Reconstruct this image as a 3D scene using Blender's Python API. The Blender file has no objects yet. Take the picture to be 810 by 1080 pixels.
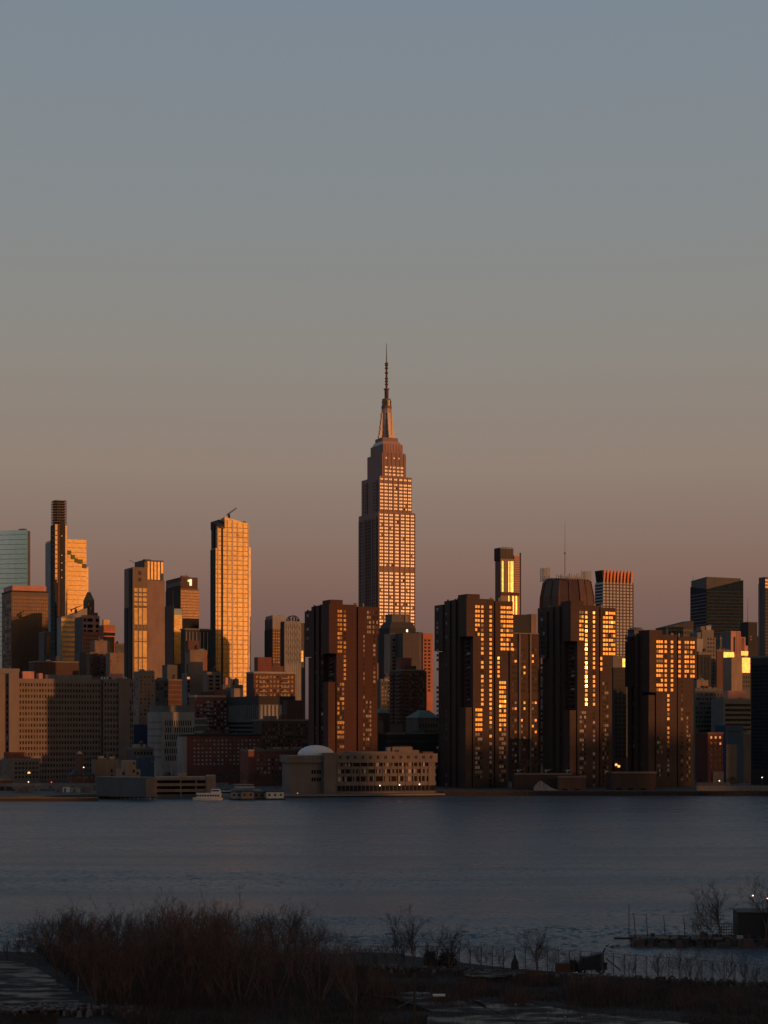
import bpy, math, random
from mathutils import Vector, Matrix
rnd = random.Random(7)
scene = bpy.context.scene
COL = scene.collection
R = math.radians
F, CX, HY, CAMZ = 1850.0, 405.0, 767.0, 38.0      # focal length in picture units, centre column, horizon row, eye height
GZ = 2.5                                          # city ground level
SUN_AZ, SUN_EL = 56.0, 1.7                        # degrees: to the right of straight behind the camera, above the horizon
SUN = Vector((math.sin(R(SUN_AZ))*math.cos(R(SUN_EL)), -math.cos(R(SUN_AZ))*math.cos(R(SUN_EL)), math.sin(R(SUN_EL))))

def zat(py, d): return CAMZ + (HY-py)*d/F
def xat(px, d): return (px-CX)*d/F
def gp(px, py, z=2.0):
    d = (CAMZ-z)*F/(py-HY); return (xat(px, d), d)
def lin(c):
    return tuple((v/12.92 if v <= .04045 else ((v+.055)/1.055)**2.4) for v in [q/255 for q in c])

# ------------------------------------------------------------------ materials
MATS = {}
def nt(name):
    m = bpy.data.materials.new(name); m.use_nodes = True
    t = m.node_tree; b = t.nodes['Principled BSDF']; return m, t, b
def N(t, typ, **kw):
    n = t.nodes.new(typ)
    for k, v in kw.items(): setattr(n, k, v)
    return n
def wallm(name, col, rough=.85, var=.22, scale=.12, band=0, bandamt=.25, streak=True):
    m, t, b = nt(name); L = t.links.new
    g = N(t, 'ShaderNodeNewGeometry')
    n1 = N(t, 'ShaderNodeTexNoise'); n1.inputs['Scale'].default_value = scale; n1.inputs['Detail'].default_value = 6
    L(g.outputs['Position'], n1.inputs['Vector'])
    mp = N(t, 'ShaderNodeMapping'); mp.inputs['Scale'].default_value = (1.3, 1.3, .06)
    L(g.outputs['Position'], mp.inputs['Vector'])
    n2 = N(t, 'ShaderNodeTexNoise'); n2.inputs['Scale'].default_value = .8; n2.inputs['Detail'].default_value = 4
    L(mp.outputs['Vector'], n2.inputs['Vector'])
    ad = N(t, 'ShaderNodeMath', operation='ADD'); L(n1.outputs['Fac'], ad.inputs[0]); L(n2.outputs['Fac'], ad.inputs[1])
    mr = N(t, 'ShaderNodeMapRange'); mr.inputs[1].default_value = .6; mr.inputs[2].default_value = 1.4
    mr.inputs[3].default_value = 1-var; mr.inputs[4].default_value = 1+var; L(ad.outputs[0], mr.inputs[0])
    last = mr.outputs[0]
    if band:
        sp = N(t, 'ShaderNodeSeparateXYZ'); L(g.outputs['Position'], sp.inputs[0])
        dv = N(t, 'ShaderNodeMath', operation='DIVIDE'); L(sp.outputs[2], dv.inputs[0]); dv.inputs[1].default_value = band
        fr = N(t, 'ShaderNodeMath', operation='FRACT'); L(dv.outputs[0], fr.inputs[0])
        gt = N(t, 'ShaderNodeMath', operation='LESS_THAN'); L(fr.outputs[0], gt.inputs[0]); gt.inputs[1].default_value = .16
        mu = N(t, 'ShaderNodeMath', operation='MULTIPLY_ADD'); L(gt.outputs[0], mu.inputs[0]); mu.inputs[1].default_value = -bandamt; mu.inputs[2].default_value = 1
        m2 = N(t, 'ShaderNodeMath', operation='MULTIPLY'); L(mu.outputs[0], m2.inputs[0]); L(last, m2.inputs[1]); last = m2.outputs[0]
    vm = N(t, 'ShaderNodeVectorMath', operation='SCALE'); vm.inputs[0].default_value = col; L(last, vm.inputs['Scale'])
    L(vm.outputs[0], b.inputs['Base Color']); b.inputs['Roughness'].default_value = rough
    MATS[name] = m; return m
def glassm(name, col, rough=.2, ior=1.9, metallic=0, wob=.02, wobscale=.25, var=.0, tint=None):
    m, t, b = nt(name); L = t.links.new
    g = N(t, 'ShaderNodeNewGeometry')
    n1 = N(t, 'ShaderNodeTexNoise'); n1.inputs['Scale'].default_value = wobscale; n1.inputs['Detail'].default_value = 3
    L(g.outputs['Position'], n1.inputs['Vector'])
    bp = N(t, 'ShaderNodeBump'); bp.inputs['Strength'].default_value = 1; bp.inputs['Distance'].default_value = wob
    L(n1.outputs['Fac'], bp.inputs['Height']); L(bp.outputs[0], b.inputs['Normal'])
    vo = N(t, 'ShaderNodeTexVoronoi'); vo.inputs['Scale'].default_value = .45; L(g.outputs['Position'], vo.inputs['Vector'])
    sp = N(t, 'ShaderNodeSeparateColor'); L(vo.outputs['Color'], sp.inputs[0])
    mr = N(t, 'ShaderNodeMapRange'); mr.inputs[3].default_value = 1-var; mr.inputs[4].default_value = 1+var; L(sp.outputs[0], mr.inputs[0])
    vm = N(t, 'ShaderNodeVectorMath', operation='SCALE'); vm.inputs[0].default_value = col; L(mr.outputs[0], vm.inputs['Scale'])
    L(vm.outputs[0], b.inputs['Base Color'])
    b.inputs['Roughness'].default_value = rough; b.inputs['IOR'].default_value = ior; b.inputs['Metallic'].default_value = metallic
    if tint: b.inputs['Specular Tint'].default_value = (*tint, 1)
    MATS[name] = m; return m
def emitm(name, col, s):
    m, t, b = nt(name)
    b.inputs['Base Color'].default_value = (.02, .02, .02, 1)
    b.inputs['Emission Color'].default_value = (*col, 1); b.inputs['Emission Strength'].default_value = s
    MATS[name] = m; return m

wallm('brick_brown', (.062, .036, .029), band=2.67, bandamt=.12)
wallm('brick_red', (.17, .06, .046))
wallm('brick_rust', (.066, .026, .021), band=2.67, bandamt=.12)
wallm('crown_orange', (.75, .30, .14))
wallm('white_cell', (.42, .47, .50), var=.1)  # cool white imitates sky reflected by cells out of the sun
wallm('brick_dark', (.075, .042, .035))
wallm('brick_mid', (.115, .057, .043))
wallm('limestone', (.27, .17, .15), var=.12)
wallm('hospital_brick', (.20, .155, .135), var=.12)
wallm('beige', (.27, .20, .155))
wallm('tan', (.21, .15, .12))
wallm('pale', (.31, .285, .26))
wallm('pale_grey', (.28, .28, .275))
wallm('grey', (.15, .14, .135))
wallm('slab_unlit_grey', (.075, .065, .065))  # albedo lowered to stand in for the slab being unlit
wallm('blank_tan', (.25, .17, .14))
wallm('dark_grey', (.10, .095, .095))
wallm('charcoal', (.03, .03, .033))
wallm('bronze', (.085, .046, .032), rough=.5)
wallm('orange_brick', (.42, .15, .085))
wallm('pink_stone', (.50, .24, .19))
wallm('concrete', (.17, .16, .15))
wallm('school_concrete', (.155, .128, .116))
wallm('navy_panel', (.03, .05, .09), rough=.5)
wallm('blue_netting', (.02, .07, .15), rough=.8)
wallm('teal_panel', (.17, .33, .40), rough=.45, band=9.5, bandamt=.2, var=.08)
wallm('white_paint', (.62, .60, .57), rough=.5, var=.1)
wallm('green_copper', (.10, .15, .12))
wallm('olive_roof', (.16, .15, .05))
wallm('steel', (.13, .12, .12), rough=.6)
wallm('rust', (.10, .05, .035))
wallm('dark_wood', (.05, .038, .03))
wallm('bark', (.14, .095, .078), var=.4, scale=1.5)
wallm('twig', (.12, .066, .052), var=.4, scale=.5)
wallm('twig_dark', (.048, .035, .03), var=.4, scale=.5)
wallm('dry_grass', (.05, .032, .023), var=.5, scale=.3)
wallm('canvas', (.45, .43, .40))
wallm('rubble', (.26, .21, .16), var=.4, scale=1.2)
wallm('roof_dark', (.05, .045, .045))
wallm('crown_metal', (.42, .30, .26), rough=.35)
glassm('window_glass', (.035, .028, .025), rough=.27, ior=1.53, tint=(1, .68, .22), var=.5)
glassm('window_clear', (.03, .025, .02), rough=.12, ior=1.45, tint=(1, .74, .30))
glassm('window_blind', (.17, .13, .11), rough=.45, ior=1.4)
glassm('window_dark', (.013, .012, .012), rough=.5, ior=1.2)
glassm('window_pale', (.36, .34, .33), rough=.6, ior=1.4, var=.3)
glassm('window_dull', (.05, .035, .03), rough=.5, ior=1.3)
glassm('gold_glass', (.17, .125, .065), rough=.30, metallic=.95, wob=.05, wobscale=.12, var=.18)
glassm('gold_bright', (.34, .235, .115), rough=.31, metallic=.95, wob=.04, wobscale=.12, var=.12)
glassm('mirror_glass', (.16, .15, .14), rough=.25, metallic=.8, wob=.06, wobscale=.1, var=.15)
glassm('dark_glass', (.014, .018, .024), rough=.45, ior=1.15, var=.3)
glassm('blue_glass', (.011, .026, .044), rough=.45, ior=1.1, var=.3)
glassm('sky_glass', (.66, .95, 1.0), rough=.2, metallic=.9, wob=.03, var=.06)
glassm('bronze_glass', (.10, .055, .03), rough=.36, metallic=.7, wob=.03, var=.15)
emitm('sign_light', (1, .85, .45), 1.1)
emitm('warm_lamp', (1, .72, .45), 3.0)
emitm('orange_lamp', (1, .30, .08), 3.0)
emitm('red_lamp', (1, .08, .06), 2.0)

# ------------------------------------------------------------------ mesh helpers
class MB:
    def __init__(s): s.v = []; s.f = []; s.m = []; s.mats = []; s.pieces = []
    def mi(s, m):
        if m not in s.mats: s.mats.append(m)
        return s.mats.index(m)
    def poly8(s, b, t, m):
        k = len(s.v); i = s.mi(m); n = len(b); s.pieces.append((k, len(s.f))); s.v += list(b)+list(t)
        s.f.append(tuple(range(k+n-1, k-1, -1))); s.f.append(tuple(range(k+n, k+2*n)))
        for j in range(n):
            q = (j+1) % n; s.f.append((k+j, k+q, k+n+q, k+n+j))
        s.m += [i]*(n+2)
    def box(s, x0, x1, y0, y1, z0, z1, m):
        if x0 > x1: x0, x1 = x1, x0
        if y0 > y1: y0, y1 = y1, y0
        r = [(x0, y0), (x1, y0), (x1, y1), (x0, y1)]
        s.poly8([(x, y, z0) for x, y in r], [(x, y, z1) for x, y in r], m)
    def taper(s, r0, r1, z0, z1, m):
        a = [(r0[0], r0[2]), (r0[1], r0[2]), (r0[1], r0[3]), (r0[0], r0[3])]
        c = [(r1[0], r1[2]), (r1[1], r1[2]), (r1[1], r1[3]), (r1[0], r1[3])]
        s.poly8([(x, y, z0) for x, y in a], [(x, y, z1) for x, y in c], m)
    def prism(s, pts, z0, z1, m):
        z1s = z1 if isinstance(z1, (list, tuple)) else [z1]*len(pts)
        s.poly8([(x, y, z0) for x, y in pts], [(p[0], p[1], z) for p, z in zip(pts, z1s)], m)
    def cyl(s, cx, cy, r0, r1, z0, z1, n, m, ph=0):
        c = [(math.cos(2*math.pi*j/n+ph), math.sin(2*math.pi*j/n+ph)) for j in range(n)]
        s.poly8([(cx+r0*a, cy+r0*b, z0) for a, b in c], [(cx+r1*a, cy+r1*b, z1) for a, b in c], m)
    def tube(s, p, q, r0, r1, m, n=4, cap=False):
        p = Vector(p); q = Vector(q); d = q-p
        if d.length < 1e-6: return
        a = d.orthogonal().normalized(); b = d.cross(a).normalized(); k = len(s.v); i = s.mi(m); s.pieces.append((k, len(s.f)))
        for c, r in ((p, r0), (q, r1)):
            for j in range(n):
                w = 2*math.pi*j/n; s.v.append(tuple(c + a*(r*math.cos(w)) + b*(r*math.sin(w))))
        for j in range(n):
            h = (j+1) % n; s.f.append((k+j, k+h, k+n+h, k+n+j)); s.m.append(i)
        if cap:
            s.f.append(tuple(range(k+n-1, k-1, -1))); s.f.append(tuple(range(k+n, k+2*n))); s.m += [i, i]
    def dome(s, cx, cy, rx, ry, z0, h, m, n=24, rings=7):
        i = s.mi(m); k = len(s.v)
        for a in range(rings):
            t = (math.pi/2)*a/rings
            for j in range(n):
                w = 2*math.pi*j/n; s.v.append((cx+rx*math.cos(t)*math.cos(w), cy+ry*math.cos(t)*math.sin(w), z0+h*math.sin(t)))
        s.v.append((cx, cy, z0+h))
        for a in range(rings-1):
            for j in range(n):
                q = (j+1) % n; s.f.append((k+a*n+j, k+a*n+q, k+(a+1)*n+q, k+(a+1)*n+j)); s.m.append(i)
        for j in range(n): s.f.append((k+(rings-1)*n+j, k+(rings-1)*n+(j+1) % n, k+rings*n)); s.m.append(i)
    def mesh(s, name):
        me = bpy.data.meshes.new(name); me.from_pydata(s.v, [], s.f)
        for m in s.mats: me.materials.append(MATS[m])
        me.polygons.foreach_set('material_index', s.m); me.update(); return me
    def build(s, name, parent=None, loc=None):
        o = bpy.data.objects.new(name, s.mesh(name)); COL.objects.link(o)
        if parent: o.parent = parent
        if loc: o.location = loc
        return o
def tag(o, label=None, cat=None, group=None, kind=None):
    if label: o['label'] = label
    if cat: o['category'] = cat
    if group: o['group'] = group
    if kind: o['kind'] = kind
    return o
def empty(name, loc, rz=0):
    o = bpy.data.objects.new(name, None); COL.objects.link(o); o.location = loc; o.rotation_euler = (0, 0, rz); return o

MERGE = {'wall', 'glass_facade', 'floor_band', 'spandrel', 'joint', 'scaffold', 'parapet', 'railing', 'roof_frame', 'glazing_bar', 'side_band', 'sign_numeral', 'sill', 'crown', 'roof', 'rib', 'side_fin', 'frame', 'unfinished_top', 'roof_letter', 'chimney', 'turret'}
UNIT = {}
def unit_mesh(m):
    if m not in UNIT:
        b = MB(); b.box(-.5, .5, -.5, .5, -.5, .5, m); UNIT[m] = b.mesh('window_'+m)
    return UNIT[m]

class B:
    """a building: an Empty at its nearest corner; local x runs along its right-hand face, local y along its left-hand face"""
    def __init__(s, name, label, px, Y, th=25, cat='building', group=None, z=GZ):
        s.C = (xat(px, Y), Y); s.c = math.cos(R(th)); s.s = math.sin(R(th)); s.gz = z; s.pc = px
        s.o = empty(name, (s.C[0], s.C[1], z), R(th)); tag(s.o, label, cat, group); s.parts = {}; s.wins = {}
    def u(s, px, y0=0):
        t = (px-CX)/F; return (t*(s.C[1]+y0*s.c)-s.C[0]+y0*s.s)/(s.c-t*s.s)
    def v(s, px, x0=0):
        t = (px-CX)/F; return (t*(s.C[1]+x0*s.s)-s.C[0]-x0*s.c)/(-s.s-t*s.c)
    def z(s, py, x=0, y=0): return zat(py, s.C[1]+x*s.s+y*s.c)-s.gz
    def p(s, part='wall'):
        if part not in s.parts: s.parts[part] = MB()
        return s.parts[part]
    def box(s, x0, x1, y0, y1, z0, z1, m, part='wall'): s.p(part).box(x0, x1, y0, y1, z0, z1, m)
    def tower(s, pl, pr, ptop, m, D=None, pbot=None, y0=0, x0=0, part='wall', pc=None):
        """box from its corner column to pr on the right face and back to pl on the left face"""
        xa = x0 if pc is None else s.u(pc, y0)
        x1 = s.u(pr, y0); y1 = s.v(pl, xa) if D is None else y0+D
        zt = s.z(ptop, xa, y0); zb = s.z(pbot, xa, y0) if pbot else -1.5
        s.box(xa, x1, y0, y1, zb, zt, m, part); return (xa, x1, y0, y1, zb, zt)
    def onroof(s, pl, pc, pr, ptop, pbot, m, y0, part='roof_house', D=None):
        x0 = s.u(pc, y0); x1 = s.u(pr, y0); y1 = y0+D if D else s.v(pl, x0)
        s.box(x0, x1, y0, max(y1, y0+1), s.z(pbot, x0, y0)-.6, s.z(ptop, x0, y0), m, part)
    def win(s, face, plane, cols, ya, yb, n, hf=.6, mats=('window_glass',), part='window', skip=0., dep=.12, ref=None):
        L = s.wins.setdefault(part, [])
        if face == 'R': zt, zb = s.z(ya, ref if ref is not None else s.u(cols[0][0], plane), plane), s.z(yb, ref if ref is not None else s.u(cols[0][0], plane), plane)
        else: zt, zb = s.z(ya, plane, s.v(cols[-1][1], plane)), s.z(yb, plane, s.v(cols[-1][1], plane))
        pit = (zt-zb)/n
        for k in range(n):
            zc = zt-pit*(k+.5)
            for a, b in cols:
                if skip and rnd.random() < skip: continue
                m = rnd.choice(mats)
                if face == 'R':
                    x0, x1 = s.u(a, plane), s.u(b, plane); c = ((x0+x1)/2, plane-dep/2+.03, zc); d = (x1-x0, dep, pit*hf)
                else:
                    y0, y1 = s.v(b, plane), s.v(a, plane); c = (plane-dep/2+.03, (y0+y1)/2, zc); d = (dep, y1-y0, pit*hf)
                L.append((c, d, m, face))
    def done(s):
        for nm, mb in s.parts.items():
            if nm in MERGE or len(mb.pieces) < 2: mb.build(nm, s.o); continue
            ends = mb.pieces[1:]+[(len(mb.v), len(mb.f))]; left = MB()
            for q, ((v0, f0), (v1, f1)) in enumerate(zip(mb.pieces, ends)):
                t = MB() if q < 99 else left; o = len(t.v); t.v += mb.v[v0:v1]
                for f, mi in zip(mb.f[f0:f1], mb.m[f0:f1]): t.f.append(tuple(x-v0+o for x in f)); t.m.append(t.mi(mb.mats[mi]))
                if q < 99: t.build(nm, s.o)
            if left.v: tag(left.build(nm, s.o), kind='stuff')
        for nm, L in s.wins.items():
            key = sorted(range(len(L)), key=lambda i: (L[i][3] == 'L', -max(L[i][1][0], L[i][1][1])*L[i][1][2], i))
            rest = MB()
            for q, i in enumerate(key):
                c, d, m, f = L[i]
                if q < 100:
                    o = bpy.data.objects.new(nm, unit_mesh(m)); COL.objects.link(o); o.parent = s.o
                    o.location = c; o.scale = d
                    if min(d[0], d[1]) < .3:
                        o.rotation_euler = (rnd.gauss(0, .006)*(f == 'R'), rnd.gauss(0, .006)*(f == 'L'), rnd.gauss(0, .006))
                else:
                    h = [e/2 for e in d]; rest.box(c[0]-h[0], c[0]+h[0], c[1]-h[1], c[1]+h[1], c[2]-h[2], c[2]+h[2], m)
            if rest.v: tag(rest.build(nm, s.o), kind='stuff')
        return s.o
def cols(a, b, n, f=.55):
    w = (b-a)/n; return [(a+w*(i+(1-f)/2), a+w*(i+(1+f)/2)) for i in range(n)]
def roofbits(b, x0, x1, y0, y1, z, seed=0):
    """bulkheads, vents and water tanks on a flat roof, plus a parapet"""
    r = random.Random(seed); mb = b.p('parapet'); w = x1-x0; d = y1-y0
    t = .35; h = .9
    mb.box(x0-.03, x1+.03, y0-.03, y0+t, z-.2, z+h, 'concrete'); mb.box(x0-.03, x0+t, y0+t, y1, z-.2, z+h, 'concrete')
    v = b.p('roof_vent')
    if w > 9 and r.random() < .55:
        x = x0+w*r.uniform(.2, .7); y = y0+max(1.5, d*.3); tk = b.p('water_tank'); tk.cyl(x, y, 1.5, 1.5, z+1.6, z+4.4, 10, 'rust'); b.p('tank_lid').cyl(x, y, 1.6, .1, z+4.4, z+5.4, 10, 'dark_grey')
        for sx in (-1, 1):
            for sy in (-1, 1): b.p('tank_leg').tube((x+sx, y+sy, z-.2), (x+sx, y+sy, z+1.7), .1, .1, 'steel', 4)
    for k in range(r.randint(1, 3)):
        x = x0+w*r.uniform(.1, .9); y = y0+d*r.uniform(.1, .6); b.p('roof_mast').tube((x, y, z-.2), (x, y, z+r.uniform(2.5, 5.5)), .14, .07, 'steel', 4, True)
    if w > 12 and r.random() < .6:
        x = x0+w*r.uniform(.1, .5); b.p('stair_head').box(x, x+w*.22, y0+d*.3, y0+d*.6, z-.2, z+r.uniform(2.4, 3.6), r.choice(('grey', 'brick_mid', 'concrete')))
    for k in range(r.randint(5, 9)):
        x = x0+w*r.uniform(.1, .8); y = y0+d*r.uniform(.1, .7); s = r.uniform(.8, 2.2)
        v.box(x, x+s*1.5, y, y+s, z-.2, z+s*1.1, 'steel')

G, GB, GD, GM = ('window_glass',), ('window_glass', 'window_blind'), ('window_dark',), ('window_glass', 'window_glass', 'window_blind', 'window_dark')
DK = ('window_dark', 'window_dark', 'window_dark', 'window_dull', 'window_blind', 'window_pale')  # pale panes stand in for sky reflected on the shaded sides
GLOW = ('window_glass', 'window_dark', 'window_dark', 'window_dull', 'window_dark')
emitm('orange_lamp_soft', (1, .36, .12), .8)
# ------------------------------------------------------------------ tall stone skyscraper with mast (stepped about its centre)
def stone_tower():
    Y = 1850; cx = xat(407.7, Y); th = R(25)
    o = empty('stone_skyscraper', (cx, Y+30, GZ), th)
    tag(o, 'tallest stepped stone skyscraper with a spire mast rising in the middle of the skyline', 'skyscraper')
    D0 = Y+30
    Z = lambda py: zat(py, D0-26)-GZ
    wall = MB(); pier = MB()
    steps = [(42, 52, None, 540), (38, 46, 540, 502), (28, 38, 502, 477)]
    wall.box(-30, 30, -36, 36, -1.5, Z(700), 'limestone')
    for w, d, yb, yt in steps:
        wall.box(-w/2, w/2, -d/2, d/2, (Z(yb)-.4) if yb else -1, Z(yt), 'limestone')
    # corner shoulders and recess down the side face
    wall.box(-22.2, -20.9, -21, -9, -1, Z(545), 'limestone'); wall.box(-22.2, -20.9, 8, 24, -1, Z(545), 'limestone')
    wall.box(-20.4, -18.9, -18, -8, -1, Z(506), 'limestone'); wall.box(-20.4, -18.9, 7, 20, -1, Z(506), 'limestone')
    for k, xx in enumerate([-21, -15.4, -9.6, -3.6, 3.6, 9.6, 15.4, 21]):
        pier.box(xx-.55, xx+.55, -26.5, -25.8, 0, Z(541), 'limestone')
        if abs(xx) < 20: pier.box(xx*.9-.5, xx*.9+.5, -23.5, -22.8, Z(540), Z(503), 'limestone')
    for xx in (-11.5, -7, -2.6, 2.6, 7, 11.5): pier.box(xx-.5, xx+.5, -19.5, -18.8, Z(501), Z(476), 'limestone')
    for yy in [-22, -15.5, -11.5, -5, 0, 5, 10.5, 15.5, 20]: pier.box(-22.7, -21.9, yy-.4, yy+.4, 0, Z(546), 'limestone')
    ZW = Z; Z = lambda py: zat(py, D0)-GZ
    crown = MB()
    crown.box(-11.5, 11.5, -16, 16, Z(477)-6, Z(471), 'limestone')
    crown.taper((-11, 11, -15, 15), (-9.2, 9.2, -11, 11), Z(471)-.1, Z(467), 'crown_metal')
    crown.box(-9, 9, -9.5, 9.5, Z(467)-.2, Z(463), 'limestone')
    for xx in (-8, -4.8, -1.6, 1.6, 4.8, 8): crown.box(xx-.5, xx+.5, -16.4, -15.9, Z(477), Z(470.5), 'pink_stone')
    cr = crown.build('crown', o)
    wall.build('wall', o); pier.build('pier', o)
    mast = MB(); wing = MB()
    mast.cyl(0, 0, 5.6, 5.0, Z(463)-.2, Z(431), 16, 'crown_metal')
    for k in range(8):
        a = math.pi/4*k+math.pi/8; mast.tube((5.4*math.cos(a), 5.4*math.sin(a), Z(463)), (4.9*math.cos(a), 4.9*math.sin(a), Z(431)), .5, .4, 'limestone', 5)
    for dx, dy in ((1, 0), (-1, 0), (0, 1), (0, -1)):      # stepped buttress wings
        for (r, yt) in ((9.5, 460), (8.6, 455), (7.8, 449), (7.0, 443), (6.3, 436)):
            if dx: wing.box(min(0, dx*r), max(0, dx*r), -1.6-(r-6)*.01, 1.6+(r-6)*.01, Z(464), Z(yt), 'crown_metal')
            else: wing.box(-1.6-(r-6)*.012, 1.6+(r-6)*.012, min(0, dy*r), max(0, dy*r), Z(464), Z(yt), 'crown_metal')
    mast.cyl(0, 0, 5.6, 5.6, Z(431)-.2, Z(428.5), 20, 'steel')
    mast.cyl(0, 0, 5.0, 5.2, Z(428.5)-.1, Z(423), 20, 'gold_glass')
    mast.cyl(0, 0, 4.6, 4.6, Z(423)-.1, Z(421), 20, 'steel')
    mo = mast.build('mast', o); wing.build('buttress', mo)
    an = MB()
    an.cyl(0, 0, 2.2, 2.2, Z(421)-.3, Z(410), 10, 'rust'); an.cyl(0, 0, 3.1, 3.1, Z(411), Z(410), 12, 'steel')
    an.cyl(0, 0, 1.2, 1.0, Z(410)-.1, Z(384), 8, 'rust')
    for yy in (406, 403, 400, 394, 389, 386, 384): an.cyl(0, 0, 1.9, 1.9, Z(yy), Z(yy)+1.3, 8, 'rust')
    an.cyl(0, 0, .75, .28, Z(384)-.1, Z(362), 6, 'steel')
    an.build('antenna', o)
    Z = ZW; L = []
    def grid(xs, w, yf, zt, zb, n, hf=.5):
        pit = (zt-zb)/n
        for k in range(n):
            for x in xs:
                for dx in (-w/4, w/4):
                    m = 'window_stone'
                    if rnd.random() < .012: m = 'window_dark'
                    elif rnd.random() < .035: m = 'window_blind'
                    hh = hf
                    L.append(((x+dx, yf, zt-pit*(k+.5)), (w/2-.42, .14, pit*hh), m, rnd.gauss(0, .005)))
    bays = [-18.2, -12.5, -6.7, 0, 6.7, 12.5, 18.2]
    grid(bays, 4.2, -26.05, Z(541.5), Z(598), 16); grid(bays, 4.2, -26.05, Z(603), Z(700), 27)
    grid([b*.9 for b in bays], 4.0, -23.05, Z(509), Z(538), 8); grid([b*.9 for b in bays], 3.6, -23.05, Z(503.5), Z(507), 1)
    grid([-9.2, -4.8, 0, 4.8, 9.2], 3.2, -19.05, Z(490), Z(501.5), 3)
    for x in (-9.2, 0, 6): L.append(((x, -19.05, Z(482)), (1.5, .14, 1.6), 'window_stone', 0))
    bw = MB()
    for i, (c, d, m, a) in enumerate(sorted(L, key=lambda q: -q[0][2])):
        if i < 100:
            w = bpy.data.objects.new('window', unit_mesh(m)); COL.objects.link(w); w.parent = o; w.location = c; w.scale = d; w.rotation_euler = (a, 0, a)
        else: bw.box(c[0]-d[0]/2, c[0]+d[0]/2, c[1]-.07, c[1]+.07, c[2]-d[2]/2, c[2]+d[2]/2, m)
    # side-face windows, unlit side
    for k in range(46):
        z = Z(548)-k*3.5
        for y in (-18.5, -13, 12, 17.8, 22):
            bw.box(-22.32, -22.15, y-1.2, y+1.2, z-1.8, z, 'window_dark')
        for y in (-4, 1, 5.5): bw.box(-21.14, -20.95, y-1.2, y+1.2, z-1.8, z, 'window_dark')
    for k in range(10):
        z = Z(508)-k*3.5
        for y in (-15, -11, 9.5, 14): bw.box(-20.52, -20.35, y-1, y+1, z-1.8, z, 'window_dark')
    tag(bw.build('window', o), kind='stuff')
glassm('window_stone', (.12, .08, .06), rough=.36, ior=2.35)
stone_tower()

# ------------------------------------------------------------------ the four brown brick riverside towers
def brick_tower(label, Y, pl, pc, lowL, gv, pr, lowR, ptop, over, over2, lowtop, A, Bw, m='brick_brown'):
    b = B('apartment_tower', label, pc, Y, group='brown brick riverside towers')
    z = b.z; U = b.u; V = b.v
    D = V(pl); xg = U(gv); xr = U(pr, 1.2); xl = U(lowL); xlr = U(lowR, 1.2)
    zt = z(ptop)
    y8 = V(pc-8); yw = V(pl+9)
    b.box(xl+.6, xlr-.6, 2.2, D-3, -1.5, zt-1.5, m)                      # core
    b.box(0, xg, 0, y8, z(over), zt, m)                                  # front block that overhangs
    b.box(xl, xg-.05, .05, y8+2, -1.5, z(over)+.5, m)                    # lower front shaft
    b.box(xg+1.5, xr, 1.2, 13, z(over2), z(ptop+1.5), m)                 # right block that overhangs
    b.box(xg+1.5, xlr, 1.3, 13.5, -1.5, z(over2)+.5, m)
    b.box(-.2, xl-.5, .7, V(pc-1.5)+6, -1.5, z(lowtop), m, 'stair_shaft')  # squat shaft at the foot of the left corner
    b.box(1.6, xl+3, y8+1.5, yw, -1.5, z(ptop+.6, 1.6, y8), m)           # left body
    b.box(.4, xl+2, y8+5, y8+9, -1.5, z(ptop+1.2, .4, y8), m); b.box(.6, xl+2, y8+13, y8+17, -1.5, z(ptop+1.2, .6, y8), m)
    b.box(.8, xl+6, yw+.3, D, z(ptop+55, 0, yw), z(ptop+6.5, 0, yw), m)  # rear left wing, overhanging
    b.box(2.4, xl+6, yw+.2, D-2.2, -1.5, z(ptop+56, 0, yw), m)
    ph = b.p('penthouse'); ph.box(2.2, U(pc+17), 3.5, 15, zt-.6, zt+2.9, m)
    ph.box(5, 9, 16, 22, zt-2, zt+1.6, m)
    rv = b.p('roof_vent')
    for (x, y) in ((3, 30), (1.8+3, 24), (18, 4), (20, 6), (24, 5)): rv.box(x, x+.9, y, y+.9, zt-1.8, zt+1.4, 'steel')
    # window columns on the lit side
    fl = lambda a, c: max(1, round((c-a)/4.9))
    for plane, a, c, ya, yb, md in A: b.win('R', plane, [(a+.15, c-.15)] if c-a < 3.2 else ([(a, (a+c)/2-.25), ((a+c)/2+.25, c)] if c-a < 5.4 else [(a, a+(c-a)/3-.2), (a+(c-a)/3+.2, a+2*(c-a)/3-.2), (a+2*(c-a)/3+.2, c)]), ya, yb, fl(ya, yb), .58, md, ref=0)
    for k in Bw: b.win('L', k[0], [(k[1], k[2])], k[3], k[4], fl(k[3], k[4]), .55, DK, skip=.12)
    # dark slot with windows under the overhang on the left, kitchen balconies
    n = fl(over, lowtop); zt2, zb2 = z(over+1), z(lowtop-1); pit = (zt2-zb2)/n
    bal = b.p('balcony')
    for k in range(n):
        zz = zt2-pit*(k+1); bal.box(xl-.9, xl+.02, 3.5, 9.5, zz, zz+.9, 'brick_dark')
    b.win('L', xl, [(pc+.5, lowL-3)], over+1, lowtop-1, n, .45, DK)
    return b
BR = ('window_glass',)*12+('window_blind', 'window_blind', 'window_dark', 'window_clear')
BRC = ('window_glass', 'window_glass', 'window_clear', 'window_clear')
LOW = ('window_blind', 'window_dark', 'window_pale', 'window_dark', 'window_dull')  # duller panes put in where tower windows miss the sun's glow
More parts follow.
